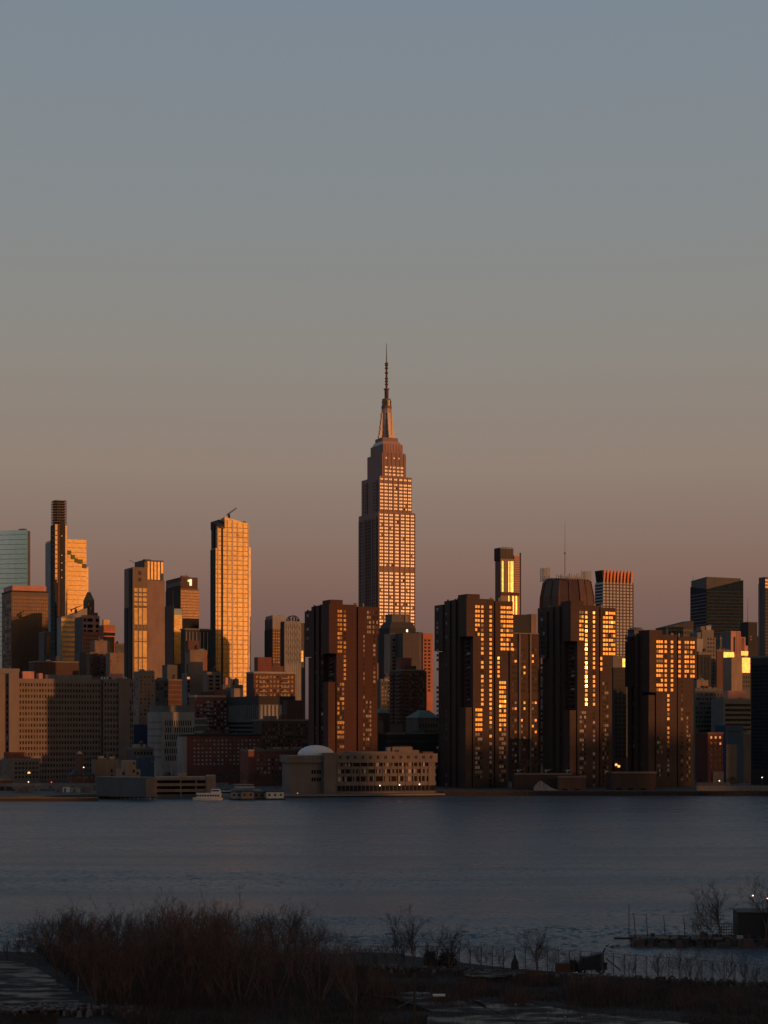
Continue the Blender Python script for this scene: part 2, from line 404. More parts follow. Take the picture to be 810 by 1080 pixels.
t2 = brick_tower('brown riverside tower right of the river school, its window columns glowing down to mid height', 1020, 457, 492, 499, 521, 541, 536, 631, 671, 686, 746,
    [(0, 501.2, 505.8, 637, 671, BR), (0, 507.2, 510, 637, 745, BR), (0, 516, 518.8, 637, 779, BR), (0, 516, 518.8, 782, 831, LOW),
     (1.2, 528, 533, 637, 686, BR), (1.2, 534.2, 541, 637, 686, BR), (1.3, 524.5, 527, 691, 715, BR), (1.3, 526.5, 533.5, 717, 772, BR), (1.3, 526.5, 533.5, 772, 826, LOW),
     (0, 501.3, 508.5, 746, 772, BR), (0, 501.3, 508.5, 772, 822, LOW)],
    [(1.6, 470.5, 472.5, 640, 830), (1.6, 480, 482, 640, 830), (.8, 460.5, 462.3, 640, 830)])
t2.done()
t3 = brick_tower('brown brick riverside tower with the brightest orange windows, standing before the domed tower', 1030, 567, 602, 609, 632, 649, 645.5, 638, 676, 691, 749,
    [(0, 611, 615.3, 643, 676, BR), (0, 617, 619.6, 643, 745, BRC), (0, 625.2, 627.6, 643, 745, BR), (0, 625.2, 627.6, 750, 831, LOW),
     (1.2, 636, 641, 643, 691, BR), (1.2, 642, 648.7, 643, 691, BR), (1.3, 633, 635.2, 691, 708, BR), (1.3, 635.5, 641.5, 718, 827, LOW),
     (0, 611.5, 618, 749, 822, LOW)],
    [(1.6, 580.5, 582.5, 646, 830), (1.6, 590, 592, 646, 830), (.8, 570.5, 572.3, 646, 830), (.8, 573, 574.3, 646, 700)])
t3.done()
t4 = brick_tower('lowest and rightmost brown brick riverside tower, beside the small red brick house', 1035, 658, 685, 692, 714, 735, 731.5, 669, 730, 715, 733,
    [(0, 692.3, 699, 674, 730, BR), (0, 700.8, 703.4, 674, 730, BR), (0, 707.3, 710, 674, 730, BR), (0, 703.6, 706, 731, 790, BR), (0, 703.6, 706, 790, 820, LOW),
     (1.2, 715.2, 718, 674, 715, BR), (1.2, 722, 726.5, 674, 715, BR), (1.2, 728, 732.5, 674, 715, BR), (1.3, 718, 720.3, 716, 825, LOW),
     (1.3, 724, 728, 750, 826, LOW), (0, 693, 698.8, 776, 820, LOW)],
    [(1.6, 668, 670, 677, 828), (1.6, 677, 679, 677, 828), (.8, 661.5, 663, 677, 828)])
t4.done()
t1 = brick_tower('leftmost brown brick riverside tower behind the white dome, with a broad red lit wall', 1030, 320, 347, 355, 376, 400, 398, 637, 689, 668, 719,
    [(0, 356, 360.6, 642, 689, BR), (0, 362.3, 365, 642, 718, BR), (0, 355.8, 362.8, 719, 790, ('window_glass', 'window_blind', 'window_dark')),
     (1.2, 387, 391, 642, 668, LOW), (1.2, 393, 398.5, 642, 668, LOW), (1.3, 383, 384.6, 668, 792, LOW), (1.3, 386, 391.5, 738, 792, LOW), (1.3, 393.5, 396, 668, 735, LOW)],
    [(1.6, 331.2, 333, 642, 800), (1.6, 339, 341, 642, 800), (.8, 323.6, 325.6, 642, 690)], 'brick_rust')
t1.done()
# ------------------------------------------------------------------ hospital slab on the left
def hospital():
    b = B('hospital_building', 'long brown hospital slab with rows of small square windows at the far left', 17, 1150)
    x0, x1, y0, y1, zb, zt = b.tower(5, 106, 715.5, 'hospital_brick', D=18)
    xr = b.u(109)
    b.box(x1+.01, b.u(109), 2.5, 17, -1.5, zt-.5, 'hospital_brick')
    b.box(b.u(109), b.u(125), .4, 20, -1.5, zt+.2, 'hospital_brick')
    b.box(b.u(125), b.u(136.5), -.6, 20.5, -1.5, zt+1, 'tan')
    b.box(b.u(136.5), b.u(141), .3, 20, -1.5, zt+.4, 'hospital_brick')
    # side wing towards the river
    w = 8; b.box(b.u(9.5, -w), -.02, -w, 14, -1.5, b.z(710, 0, -w), 'hospital_brick')
    b.box(b.u(-20, -w+3), b.u(9.5, -w)-.02, -w+3, 14, -1.5, b.z(711, 0, -w), 'hospital_brick')
    b.box(.02, b.u(19), -.8, 0.02, -1.5, zt+1, 'tan', 'corner_strip')
    n = 16
    b.win('R', 0, cols(20, 106, 29, .52), 719, 823, 17, .55, ('window_dark', 'window_dark', 'window_dull'))
    b.win('R', .4, cols(109.5, 125, 5, .5), 719, 800, 13, .55, ('window_dark', 'window_dull'))
    b.win('R', .3, cols(137, 140.5, 2, .5), 719, 800, 13, .55, DK)
    b.win('R', -w+3, [(6.8, 8.6)], 719, 800, 13, .5, DK)
    sill = b.p('sill')
    for k in range(17):
        z = b.z(719)+(b.z(823)-b.z(719))*(k+.94)/17
        sill.box(.5, x1-.1, -.3, .02, z-.25, z+.15, 'hospital_brick')
    for a, c, t, mm in ((24, 36, 708, 'pink_stone'), (41, 45, 710, 'pink_stone'), (118, 130, 710.5, 'pink_stone'), (48, 97, 711.5, 'concrete')):
        b.box(b.u(a, 5), b.u(c, 5), 5, 12, zt-.5, b.z(t, b.u(a, 5), 5), mm, 'roof_house')
    b.box(b.u(97.5, 6), b.u(117, 6), 6, 11, zt-.5, b.z(713, 20, 6), 'dark_grey', 'roof_house')
    b.box(-20, b.u(20, 10), 8, 16, zt-.5, b.z(705, 0, 8), 'concrete', 'roof_house')
    for a in (107, 110, 113, 131, 133): b.box(b.u(a, 2), b.u(a+1, 2), 2, 3, zt, zt+1.8, 'white_paint', 'roof_vent')
    b.done()
hospital()

def simple(name, label, pl, pc, pr, ptop, Y, m, cs=None, rows=None, hf=.55, mats=GM, left=None, D=None, th=25, group=None, roof=True, skip=0, cat='building'):
    b = B(name, label, pc, Y, th, cat, group)
    x0, x1, y0, y1, zb, zt = b.tower(pl, pr, ptop, m, D=D)
    if cs: b.win('R', 0, cs, rows[0], rows[1], rows[2], hf, mats, skip=skip)
    if left: b.win('L', 0, left[0], left[1], left[2], left[3], hf, DK, skip=.15)
    if roof: roofbits(b, x0, x1, y0, y1, zt, int(pc*7+ptop))
    b.zt = zt; b.x1 = x1; b.y1 = y1
    return b
# ---- far left group
def glass_round():
    b = B('glass_tower', 'pale teal glass tower cut by the left edge of the picture', 29.2, 2300, 73)
    z = b.z; W = b.u(31.6); D = b.v(-25)
    pts = [(0, 0), (W, 0), (W, D)]+[(-4*math.sin(math.pi*(1-k/8)) if 0 < k < 8 else 0, D*(1-k/8)) for k in range(8)]
    b.p('glass_facade').prism(pts, -1.5, z(559), 'sky_glass'); b.box(W+.02, W+.3, -.2, D*.3, -1, z(580), 'dark_grey', 'side_core')
    b.box(0.1, W+.1, -.3, -.02, -1, z(560), 'dark_grey', 'side_wall')
    for k in range(26):
        zz = z(564+k*5.1); b.p('floor_band').prism([(x-.12, y) for x, y in pts[3:]]+[(0, .05)], zz, zz+.5, 'blue_netting')
    b.box(1, W-1, 4, 14, z(559)-.5, z(557.3), 'steel', 'roof_house'); b.done()
glass_round()
b = simple('office_building', 'brown gridded office block with a pinkish flat penthouse, in front of the teal glass tower', 2, 12, 51, 624, 2000, 'bronze', cols(13, 50.5, 16, .62), (628, 720, 24), .6, ('bronze_glass',), (cols(3, 11.5, 4, .6), 632, 720, 20), roof=False)
b.box(1.5, b.x1-2, 1.5, b.y1-2, b.zt-.5, b.z(617), 'pink_stone', 'penthouse')
b.box(-.4, b.x1+.4, -.4, b.y1, b.zt-.1, b.zt+1.6, 'charcoal', 'cornice'); b.done()

def slim_tower():
    b = B('slim_tower', 'very slim dark tower with a scaffolded unfinished top at the left', 58, 2200)
    z = b.z
    b.tower(53.3, 71, 553, 'charcoal')
    f = b.p('glass_strip')
    f.box(b.u(58.1), b.u(60.5), -.3, 0.02, z(615), z(553), 'gold_bright')
    f.box(b.u(61), b.u(63.2), -.3, 0.02, z(700), z(553), 'brick_mid')
    for k in range(26): f.box(b.u(54.2), b.u(60.3), -.36, -.31, z(560+k*5), z(559.2+k*5), 'charcoal')
    f.box(b.u(68.8), b.u(70.8), -.3, 0.02, 0, z(553.5), 'gold_bright')
    b.box(b.u(63.6), b.u(68.4), -.5, 0.02, 0, z(549), 'charcoal', 'hoist_track')
    b.box(b.u(54.5), b.u(60), -.8, -.31, z(622), z(611), 'charcoal', 'glass_panel')
    sp = b.p('hoist_lamp')
    for yy in (565, 585.5, 593.5, 601, 609): sp.box(b.u(64.4), b.u(65.6), -.9, -.5, z(yy)-.7, z(yy)+.7, 'white_paint')
    sc = b.p('scaffold'); x1 = b.u(70.2); y1 = b.v(54.2)
    for i in range(6):
        for j in range(5):
            x = x1*i/5; y = y1*j/4
            if i in (0, 5) or j in (0, 4): sc.tube((x, y, z(554)), (x, y, z(526+rnd.uniform(0, 2))), .3, .3, 'rust')
    for k in range(10):
        zz = z(553-k*2.8)
        sc.box(-.2, x1, -.3, .1, zz, zz+.5, 'steel'); sc.box(-.3, .1, 0, y1, zz, zz+.5, 'steel')
        sc.box(.5, x1-.5, .6, y1-.6, zz-.5, zz, 'charcoal')
    b.box(x1*.2, x1*.8, y1*.2, y1*.8, z(554), z(528), 'charcoal', 'core')
    b.done()
slim_tower()
def spiral():
    b = B('stepped_glass_tower', 'broad gold reflecting tower with a zigzag of stepped terraces, behind the slim dark tower', 58, 2500)
    z = b.z; D = b.v(48)
    b.box(0, b.u(91.2), 0, D, -1.5, z(568), 'gold_bright', 'glass_facade')
    b.box(b.u(91.2), b.u(93.2), 0, D, -1.5, z(597), 'gold_bright', 'glass_facade')
    b.box(-.3, -.02, .02, D, -1.5, z(570), 'pale_grey', 'side_wall')
    te = b.p('terrace')
    for i, (a, c, yy) in enumerate(((70, 75, 580), (75, 79, 584.5), (79, 82, 588), (82, 87, 589), (87, 91, 593.5))):
        te.box(b.u(a), b.u(c), -1.2, .03, z(yy+4.5), z(yy), 'olive_roof')
    fl = b.p('floor_band')
    for k in range(26):
        zz = z(572+k*5); fl.box(.2, b.u(91), -.12, .02, zz, zz+.5, 'tan')
    b.done()
spiral()
b = simple('dark_annex', 'narrow dark block with an orange sliver at the foot of the slim tower', 41, 46.5, 54, 667, 1900, 'dark_grey', [(49, 52.5)], (668, 690, 1), .95, ('bronze_glass',)); b.done()
def slant():
    b = B('slanted_tower', 'small pale gold tower with floor stripes and a sloping roofline', 64.5, 1950)
    z = b.z; x1 = b.u(92); D = b.v(60)
    b.p('wall').prism([(0, 0), (b.u(80), 0), (b.u(80), D), (0, D)], -1.5, [z(651), z(646), z(646), z(651)], 'pale')
    b.p('wall').prism([(b.u(76.5), .4), (x1, .4), (x1, D), (b.u(76.5), D)], -1.5, [z(647), z(640.5), z(640.5), z(647)], 'pale')
    for k in range(15):
        zz = z(655+k*5.2); b.box(.3, b.u(79.5), -.14, .02, zz, zz+3, 'gold_bright', 'glass_strip')
    b.done()
    c = MB(); Y = 1950; x = xat(79, Y)
    c.box(-1.2, 1.2, -1.2, 1.2, 0, 4, 'charcoal'); c.tube((-6, 0, 3.6), (7, 0, 8.6), .9, .5, 'charcoal', 4, True); c.tube((0, 0, 3), (0, 0, 7.5), .5, .4, 'charcoal', 4, True); c.tube((-5, 0, 1.6), (-5, 0, 4), .9, .9, 'charcoal', 4, True)
    tag(c.build('roof_crane', None, (x, Y+6, zat(646.5, Y+3))), 'small dark crane on the sloping roof of the pale gold tower', 'crane')
slant()
b = B('grid_building', 'pink stone building with large square openings and an orange brick lower half', 87, 1870)
b.tower(79, 105, 650, 'orange_brick'); z = b.z
b.box(.1, b.u(104.6), -.5, .03, z(666), z(649), 'pink_stone', 'frame')
for (a, c) in ((88, 90.8), (92, 97.7), (100.8, 104)):
    for y0 in (652, 658.4, 664): b.box(b.u(a), b.u(c), -.62, -.45, z(y0+3.6 if y0 < 664 else y0+2), z(y0), 'dark_glass', 'opening')
b.box(-.3, -.02, 0, b.v(79), -1, z(651), 'dark_grey', 'side_wall'); b.box(1, b.u(102), 1, 8, z(650.5), z(648.6), 'pink_stone', 'roof_house')  # dark side sheet carries the unlit left face's shade in its colour
b.win('R', 0, cols(88, 104, 7, .5), 668, 690, 5, .5, ('bronze_glass',)); b.done()
b = B('pyramid_roof_tower', 'small dark tower capped by an olive green pyramid roof', 91.5, 2150)
z = b.z; D = b.v(87.8); x1 = b.u(99.5)
b.box(0, x1, 0, D, -1.5, z(633), 'bronze'); b.box(-2, b.u(103), -1, D, -1.5, z(646), 'bronze')
b.p('roof').taper((0, x1, 0, D), (x1*.35, x1*.65, D*.35, D*.65), z(633), z(624), 'olive_roof')
b.win('R', 0, cols(92.5, 99, 3, .4), 635, 648, 3, .6, DK); b.done()
b = simple('brick_office', 'brown block with pale cornice bands and a bright orange rooftop box', 105, 109.3, 121.5, 659, 1980, 'orange_brick', None, roof=False)
z = b.z
b.box(-.3, b.x1+.3, -.4, .03, z(667), z(665.6), 'pink_stone', 'cornice'); b.box(-.3, b.x1+.3, -.4, .03, z(671.5), z(670.4), 'pink_stone', 'cornice')
b.box(.2, b.x1-.2, -.25, .02, z(670.4), z(667), 'dark_glass', 'window_band'); b.box(.1, b.x1-1, -.25, .02, 0, z(671.5), 'dark_glass', 'glass_facade')
b.box(0, b.u(115.5), .5, 5, z(659.3), z(653.5), 'gold_glass', 'roof_box'); b.done()
b = simple('plain_block', 'plain windowless brown block behind the lit residential block', 98, 100, 116.5, 676.5, 1700, 'tan', D=14); b.done()
b = simple('apartment_block', 'brown apartment block with lit yellow windows just left of the gold striped tower', 93, 95, 115.5, 689, 1620, 'brick_mid', [(96.3, 97.6), (103, 104.2), (106.2, 109.5), (110.5, 113.8)], (691.5, 735, 11), .5, GB, D=14); b.done()
b = simple('apartment_block', 'plainer brown apartment block between the lit one and the gold striped tower', 115.6, 116, 132, 689.5, 1600, 'tan', [(116.6, 117.8), (123.4, 124.8)], (691.5, 735, 11), .5, GB, D=14); b.done()
b = simple('far_block', 'low dark block on the skyline between two brown towers', 121, 122, 133, 680, 2300, 'dark_grey', D=20); b.done()
b = simple('brick_warehouse', 'windowless dark red building behind the hospital roof', 34, 36, 83, 698, 1500, 'brick_dark', D=20); b.done()
b = simple('dark_slab', 'dark narrow slab between the hospital roof and the lit apartments', 82, 84, 94, 688, 1750, 'dark_grey', [(91, 92.5)], (690, 716, 1), .95, ('bronze_glass',), D=14, roof=False); b.done()

# ---- gold striped tower
b = B('striped_tower', 'brown tower with tall gold window strips beside a blank pinkish wall', 140, 1500)
z = b.z; D = b.v(131)
b.box(0, b.u(155.5), 0, D, -1.5, z(598), 'bronze'); b.box(b.u(155.5), b.u(174), .6, D, -1.5, z(611.3), 'blank_tan', 'blank_wall')
b.box(-.5, -.02, D*.1, D*.4, -1.5, z(600), 'charcoal', 'side_pier'); b.box(-.5, -.02, D*.55, D*.95, -1.5, z(640), 'charcoal', 'side_pier')
for a, c in ((141.6, 145.2), (146.4, 149.6), (150.6, 154.8)):
    for y0, y1 in ((620, 624), (625.5, 628.5), (630, 634), (635.5, 638.5), (641, 658.5), (665, 676), (677, 693), (694.5, 708)):
        b.box(b.u(a), b.u(c), -.15, .02, z(y1), z(y0), 'gold_glass', 'window_strip')
for a in (139.6, 143.6, 147.2, 150.6): b.box(b.u(a+1), b.u(a+3), -.15, .02, z(663), z(659.6), 'window_blind', 'vent')
for y0 in (602, 609): b.box(b.u(146), b.u(149), -.12, .02, z(y0+4), z(y0), 'brick_dark', 'louvre')
b.done()
b = B('crown_tower', 'dark tower crowned with vertical gold stripes behind the brown striped tower', 151, 1800)
z = b.z; D = b.v(142)
b.box(0, b.u(172.5), 0, D, -1.5, z(590.5), 'dark_grey')
for k in range(6): b.box(b.u(152+k*3.55), b.u(154.3+k*3.55), -.3, .02, z(611 if 1 < k+1 < 6 else 604), z(592), 'gold_bright', 'gold_strip')
b.box(2, 9, 2, 8, z(591), z(589.3), 'steel', 'roof_house'); b.p('roof_mast').tube((-1, D-2, z(591)), (-6, D, z(588)), .4, .3, 'steel', 4, True); b.done()

# ---- tower with the lit numeral
b = B('sign_tower', 'brown tower with a glowing numeral 1 on its crown', 190.5, 2100)
z = b.z; D = b.v(174.5)
b.box(0, b.u(209.5), 0, D, -1.5, z(620.5), 'bronze'); b.box(.6, b.u(208.6), .6, D, z(620.8), z(608.5), 'brick_mid', 'crown')
b.box(0, b.u(209.8), -.35, .03, z(652), z(622.5), 'bronze_glass', 'window_band')
for k in range(9): b.box(0, b.u(209.8), -.5, -.3, z(625.6+k*3.1), z(624.9+k*3.1), 'bronze', 'floor_band')
b.box(0, b.u(209.8), -.3, .03, 0, z(652.1), 'dark_glass', 'lower_glass')
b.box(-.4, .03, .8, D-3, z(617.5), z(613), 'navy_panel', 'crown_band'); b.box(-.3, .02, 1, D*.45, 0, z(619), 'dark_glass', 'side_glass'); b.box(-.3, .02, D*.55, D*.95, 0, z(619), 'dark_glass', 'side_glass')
n1 = b.p('sign_numeral'); cxn = b.u(200, -.1)
n1.box(cxn-.1, cxn+2.5, -.9, .55, z(617.3), z(610.5), 'sign_light'); n1.box(cxn-2.2, cxn-.1, -.85, .55, z(613.2), z(611.2), 'sign_light')
b.box(3, 12, 4, 10, z(609), z(606.6), 'steel', 'roof_house'); b.p('roof_mast').tube((b.u(198), 6, z(609)), (b.u(198), 6, z(603.5)), .3, .2, 'steel', 4, True)
b.done()
b = B('thin_brick_tower', 'thin brown building with a gold glass strip and teal cap, below the numeral tower', 183.5, 1720)
z = b.z; D = b.v(174.5)
b.box(0, b.u(192.3), 0, D, -1.5, z(641.5), 'brick_mid'); b.box(.1, b.u(192), -.3, .02, z(648), z(642), 'teal_panel', 'cap')
b.box(.1, b.u(192), -.25, .02, z(700), z(648.2), 'gold_glass', 'glass_strip')
b.box(-.2, b.u(182.9)-.1 if b.u(182.9) < 0 else 0, .2, D, -1, z(638), 'brick_mid', 'side_wall')
b.win('L', -.25, [(179.5, 180.8), (181.6, 182.8)], 642, 700, 16, .5, DK); b.done()
b = B('finned_building', 'dark building with thin white vertical fins left of the tall gold tower', 195, 1650)
z = b.z; D = b.v(191.3)
b.box(0, b.u(222.5), 0, max(D, 12), -1.5, z(664), 'charcoal'); b.box(-.3, b.u(222.8), -.3, 14, z(664.2), z(662.6), 'grey', 'cornice')
for a in (196, 199.6, 203, 207, 210.5, 214.5, 218.5): b.box(b.u(a), b.u(a)+.55, -.6, .02, z(690), z(666), 'pale_grey', 'fin')
b.done()
b = simple('apartment_block', 'narrow beige apartment block with one column of tiny yellow windows', 199.5, 200.5, 218.2, 686.5, 1400, 'tan', [(208.4, 210)], (689, 709, 4), .45, GB, D=12)
b.box(b.u(217.4), b.x1+.1, -.3, 3, -1, b.zt, 'orange_brick', 'corner_strip'); b.onroof(198, 198.5, 210, 675.5, 686.5, 'brick_mid', 4, D=6); b.done()  # orange corner strip painted as the block's sunlit right edge

# ---- the tall gold glass tower
def gold():
    b = B('gold_tower', 'tallest gold glass tower on the left half, with a sloping notched top', 227.5, 1700)
    z = b.z; D = b.v(222.2); U = b.u
    g = b.p('glass_facade')
    g.box(0, U(230.2), 0, D, -1.5, z(578), 'gold_glass')
    g.box(U(229), U(262.2), 0, D, -1.5, z(557), 'gold_glass')
    g.box(U(262.2), U(264.6), .5, D, -1.5, z(575.5), 'gold_glass')
    g.prism([(U(237), .02), (U(261.7), .02), (U(261.7), D-3), (U(237), D-3)], z(557.5), [z(544.5), z(550.5), z(551.5), z(545.5)], 'gold_glass')
    b.p('slanted_roof').prism([(U(229), 2), (U(237)-.05, .5), (U(237)-.05, D-.3), (-.2, D-.3)], z(557.5), [z(553.2), z(552.5), z(545.5), z(549)], 'charcoal')
    b.box(-.4, -.02, 0, D, -1.5, z(579), 'charcoal', 'side_wall'); b.box(.5, U(229)-.02, D*.45, D, z(580), z(550.5), 'charcoal', 'side_wall')  # charcoal sheets put the unlit left side's shade into the colour
    mu = b.p('mullion')
    for a, wd in ((229.2, .9), (239.6, .8), (244.6, 1.3), (250, .8), (256.2, .7), (261.4, 1.1)):
        mu.box(U(a), U(a+wd), -.35, .03, 0, z(547.5 if a > 238 and a < 250 else (551 if a > 238 else 556)), 'crown_metal')
    b.box(U(233.3), U(235.3), -.25, .03, 0, z(556), 'charcoal', 'dark_slot')
    fl = b.p('spandrel')
    for k in range(38):
        zz = z(556+k*4.95); fl.box(.2, U(262), -.16, .03, zz, zz+.55, 'bronze')
    b.box(U(249.6), U(251.4), -.3, .03, z(564.6), z(561.8), 'charcoal', 'opening')
    vb = b.p('roof_vent'); vb.box(U(257.5), U(260.5), 4, 7, z(551), z(547.8), 'charcoal')
    b.done()
    c = MB(); Y = 1708; 
    c.box(-1, 1, -1, 1, 0, 3.5, 'charcoal'); c.tube((-2.5, 0, 2.4), (7.5, 0, 9.3), .55, .3, 'charcoal', 4, True); c.tube((-1.6, 0, 3.9), (7, 0, 10.1), .25, .2, 'charcoal', 4, True)
    for k in range(5): c.tube((-1.2+k*1.9, 0, 3.4+k*1.3), (-.4+k*1.9, 0, 4.9+k*1.33), .2, .2, 'charcoal', 4)
    tag(c.build('roof_crane', None, (xat(241.5, Y), Y, zat(546.3, Y))), 'dark lattice crane tilted up from the roof of the tall gold tower', 'crane')
gold()

# ---- 270..320
b = B('cut_corner_tower', 'dark sided tower with a pale crown and three columns of orange windows', 287.5, 1700)
z = b.z; D = b.v(279.3)
b.box(0, b.u(296.5), 0, D, -1.5, z(652.5), 'brick_mid'); b.box(.2, b.u(300.5), 1, D-.2, -1.5, z(655), 'dark_grey', 'rear_wall')
b.p('crown').prism([(0, -.03), (b.u(300.5), -.03), (b.u(300.5), D-1), (0, D-2)], z(663), [z(648.6), z(648.3), z(648.6), z(649.5)], 'pale_grey')
b.box(-.4, -.02, 0, D, -1.5, z(664), 'charcoal', 'side_wall')  # charcoal sheet colours the left face as if in shade
b.win('R', 0, [(288.2, 289.7), (290.8, 292.3), (293.3, 294.8)], 656, 700, 14, .6, GB)
b.box(b.u(288), b.u(299.5), -2.5, .02, z(704), z(702.5), 'pale', 'ledge'); b.done()
b = B('ribbed_tower', 'slender pale tower with vertical ribs and a small domed rooftop frame', 300, 1600)
z = b.z; D = b.v(296)
b.box(0, b.u(317.6), 0, D, -1.5, z(655), 'pale')
for k in range(9): b.box(b.u(300.8+k*1.95), b.u(301.6+k*1.95), -.35, .03, 0, z(655.4), 'pale_grey', 'rib')
for k in range(8):
    for j in range(6): b.box(b.u(301.7+k*1.95), b.u(302.6+k*1.95), -.08, .02, z(662.5+j*7+(k % 2)*2), z(658+j*7+(k % 2)*2), 'grey', 'window')
b.box(-.3, -.02, 0, D, -1, z(656), 'charcoal', 'side_wall')  # left face darkened by colour where the sun misses it
rf = b.p('roof_frame'); ux = b.u(304.5); uy = b.u(316.5); cxm = (ux+uy)/2; rr = (uy-ux)/2
for k in range(10):
    a0, a1 = math.pi*k/10, math.pi*(k+1)/10
    for yy in (2, 6): rf.tube((cxm+rr*math.cos(a0), yy, z(655.3)+5.5*math.sin(a0)), (cxm+rr*math.cos(a1), yy, z(655.3)+5.5*math.sin(a1)), .5, .5, 'charcoal', 4)
for k in range(5): rf.box(ux+k*rr*.5-.2, ux+k*rr*.5+.3, 2, 6, z(655.6), z(655.3)+4.5*math.sin(math.pi*(k+.5)/5.5), 'steel')
b.done()
b = simple('slim_dark_block', 'slim dark block with a golden window patch right of the ribbed tower', 316, 317.4, 322, 657, 1900, 'dark_grey', [(317.8, 319.8)], (686, 698, 3), .9, ('gold_glass',), D=14, roof=False); b.done()
b = B('brick_apartments', 'wide red brick apartments with pale balconies and a windowless brick rooftop box', 267.5, 1350)
z = b.z; b.tower(266, 311.5, 710, 'brick_mid', D=16)
b.onroof(271, 272, 286.5, 693, 710, 'brick_red', 4, D=8); b.onroof(286, 286.6, 299, 702.5, 710, 'brick_mid', 5, D=6)
b.box(-.2, b.u(311.8), -.3, 16, z(710.2), z(708.2), 'pale_grey', 'cornice')
b.win('R', 0, cols(269, 310, 11, .5), 711.5, 740, 6, .5, GM, skip=.1)
for k in range(6): b.box(b.u(273), b.u(281), -1.3, 0, z(715.6+k*4.7), z(714.6+k*4.7), 'pale', 'balcony'); b.box(b.u(296), b.u(304), -1.3, 0, z(715.6+k*4.7), z(714.6+k*4.7), 'pale', 'balcony')
b.done()
b = B('laboratory_building', 'wide low dark glass building with pale vertical panels on its right side', 273, 1250)
z = b.z; D = b.v(240.5)
b.box(0, b.u(311), 0, D, -1.5, z(742.5), 'dark_grey'); b.box(-.4, b.u(311.4), -.4, D+.4, z(742.6), z(734), 'charcoal', 'top_storey')
for k in range(9): b.box(b.u(274.5+k*4.05), b.u(276.7+k*4.05), -.4, .02, z(758), z(743.5), 'pale_grey', 'panel')
for k in range(15):
    y = D*(k+.5)/15; b.box(-.5, .02, y-.5, y+.3, z(758), z(743), 'grey', 'side_fin')
for k in range(4): b.box(-.3, .02, .4, D-.4, z(764+k*4.6), z(761.5+k*4.6), 'dark_glass', 'glass_band'); b.box(.3, b.u(310), -.3, .02, z(764+k*4.6), z(761.5+k*4.6), 'dark_glass', 'glass_band')
b.done()
b = B('brick_apartments', 'red brick apartments with a pale roof edge, left of the dark laboratory', 206, 1300)
z = b.z; b.tower(205, 240.5, 735, 'brick_red', D=15)
b.box(-.2, b.u(238), -.3, 15, z(735.2), z(733.2), 'pale', 'cornice'); b.onroof(211, 212, 226, 729.5, 735, 'brick_dark', 3, D=6); b.onroof(225, 226, 238, 727, 735, 'brick_red', 3, D=6)
b.win('R', 0, cols(207, 239.5, 9, .5), 738, 774, 9, .5, ('window_pale', 'window_dark', 'window_pale', 'window_dark'), skip=.1)
for k in range(9): b.box(b.u(216), b.u(224), -1.2, 0, z(741.6+k*4), z(740.7+k*4), 'pale', 'balcony')
b.done()
b = B('striped_clinic', 'pale grey clinic with tall narrow staggered windows', 171.5, 1200)
z = b.z; D = b.v(155.5)
b.box(0, b.u(205), 0, D, -1.5, z(751), 'pale'); b.box(b.u(205), b.u(218), .5, D, -1.5, z(758), 'dark_grey', 'glass_wing')
for k in range(4): b.box(b.u(205), b.u(218.5), 0, .52, z(758.6+k*7), z(757+k*7), 'pale_grey', 'ledge')
b.box(1, b.u(206, 2), 2, D-1, z(751.3), z(744), 'grey', 'penthouse')
L = b.wins.setdefault('window', [])
for r_ in range(6):
    for k in range(13):
        if rnd.random() < .1: continue
        px = 174+k*2.4+(r_ % 2)*.7; y0 = 760+r_*7.4; x0, x1 = b.u(px), b.u(px+1.1)
        L.append((((x0+x1)/2, -.03, z(y0+2.6)), (x1-x0, .12, 3.6), 'window_dark', 'R'))
for r_ in range(6): b.box(-.12, .02, 1, D-1, z(762+r_*7.4), z(761+r_*7.4), 'grey', 'joint')
b.done()
b = simple('brown_block', 'plain ribbed brown block with a taller dark rooftop box, above the pale clinic', 176, 177.5, 198, 717.5, 1450, 'brick_mid', D=14); 
b.onroof(171, 176.5, 187, 701, 718, 'dark_grey', 4)
for k in range(6): b.box(.2, b.x1-.2, -.25, .02, b.z(723+k*5), b.z(722.4+k*5), 'tan', 'floor_band')
b.done()
b = simple('apartment_block', 'dark apartment block with small grey windows between the orange windowed one and the brown block', 162, 164, 177.5, 717.5, 1420, 'dark_grey', cols(164, 177, 3, .45), (720, 752, 8), .5, ('window_blind', 'window_dark'), D=12); b.done()
b = simple('apartment_block', 'tan apartment block with many orange windows at the foot of the striped tower', 140.5, 146.5, 163, 709.5, 1350, 'tan', cols(147, 163, 4, .5), (712, 755, 11), .5, ('window_glass', 'window_glass', 'window_blind'), left=(cols(141, 146, 2, .4), 714, 755, 10))
b.onroof(147, 149, 159, 707, 710, 'pink_stone', 3, D=6); b.done()
b = simple('apartment_block', 'grey tan apartment block with three lit orange windows under its roof', 196, 197, 217.5, 711, 1400, 'grey', cols(197, 217, 5, .5), (713, 752, 9), .5, DK, D=12)
for (a, y) in ((197.3, 714), (201.3, 714), (201.5, 717.6)): b.box(b.u(a), b.u(a+2.8), -.3, 0, b.z(y+2.2), b.z(y), 'orange_lamp_soft', 'lit_window')
b.onroof(196, 197, 205, 700, 711, 'olive_roof', 4, D=5); b.done()
b = simple('apartment_block', 'beige framed apartment block with square openings before the gold tower base', 217.8, 218.5, 233.5, 710, 1380, 'tan', cols(219, 233, 2, .6), (711.5, 728, 4), .5, GD, D=10); b.done()
b = simple('beige_block', 'small beige rooftop block behind the laboratory roof', 246, 247, 256, 726, 1330, 'beige', D=8, roof=False); b.done()
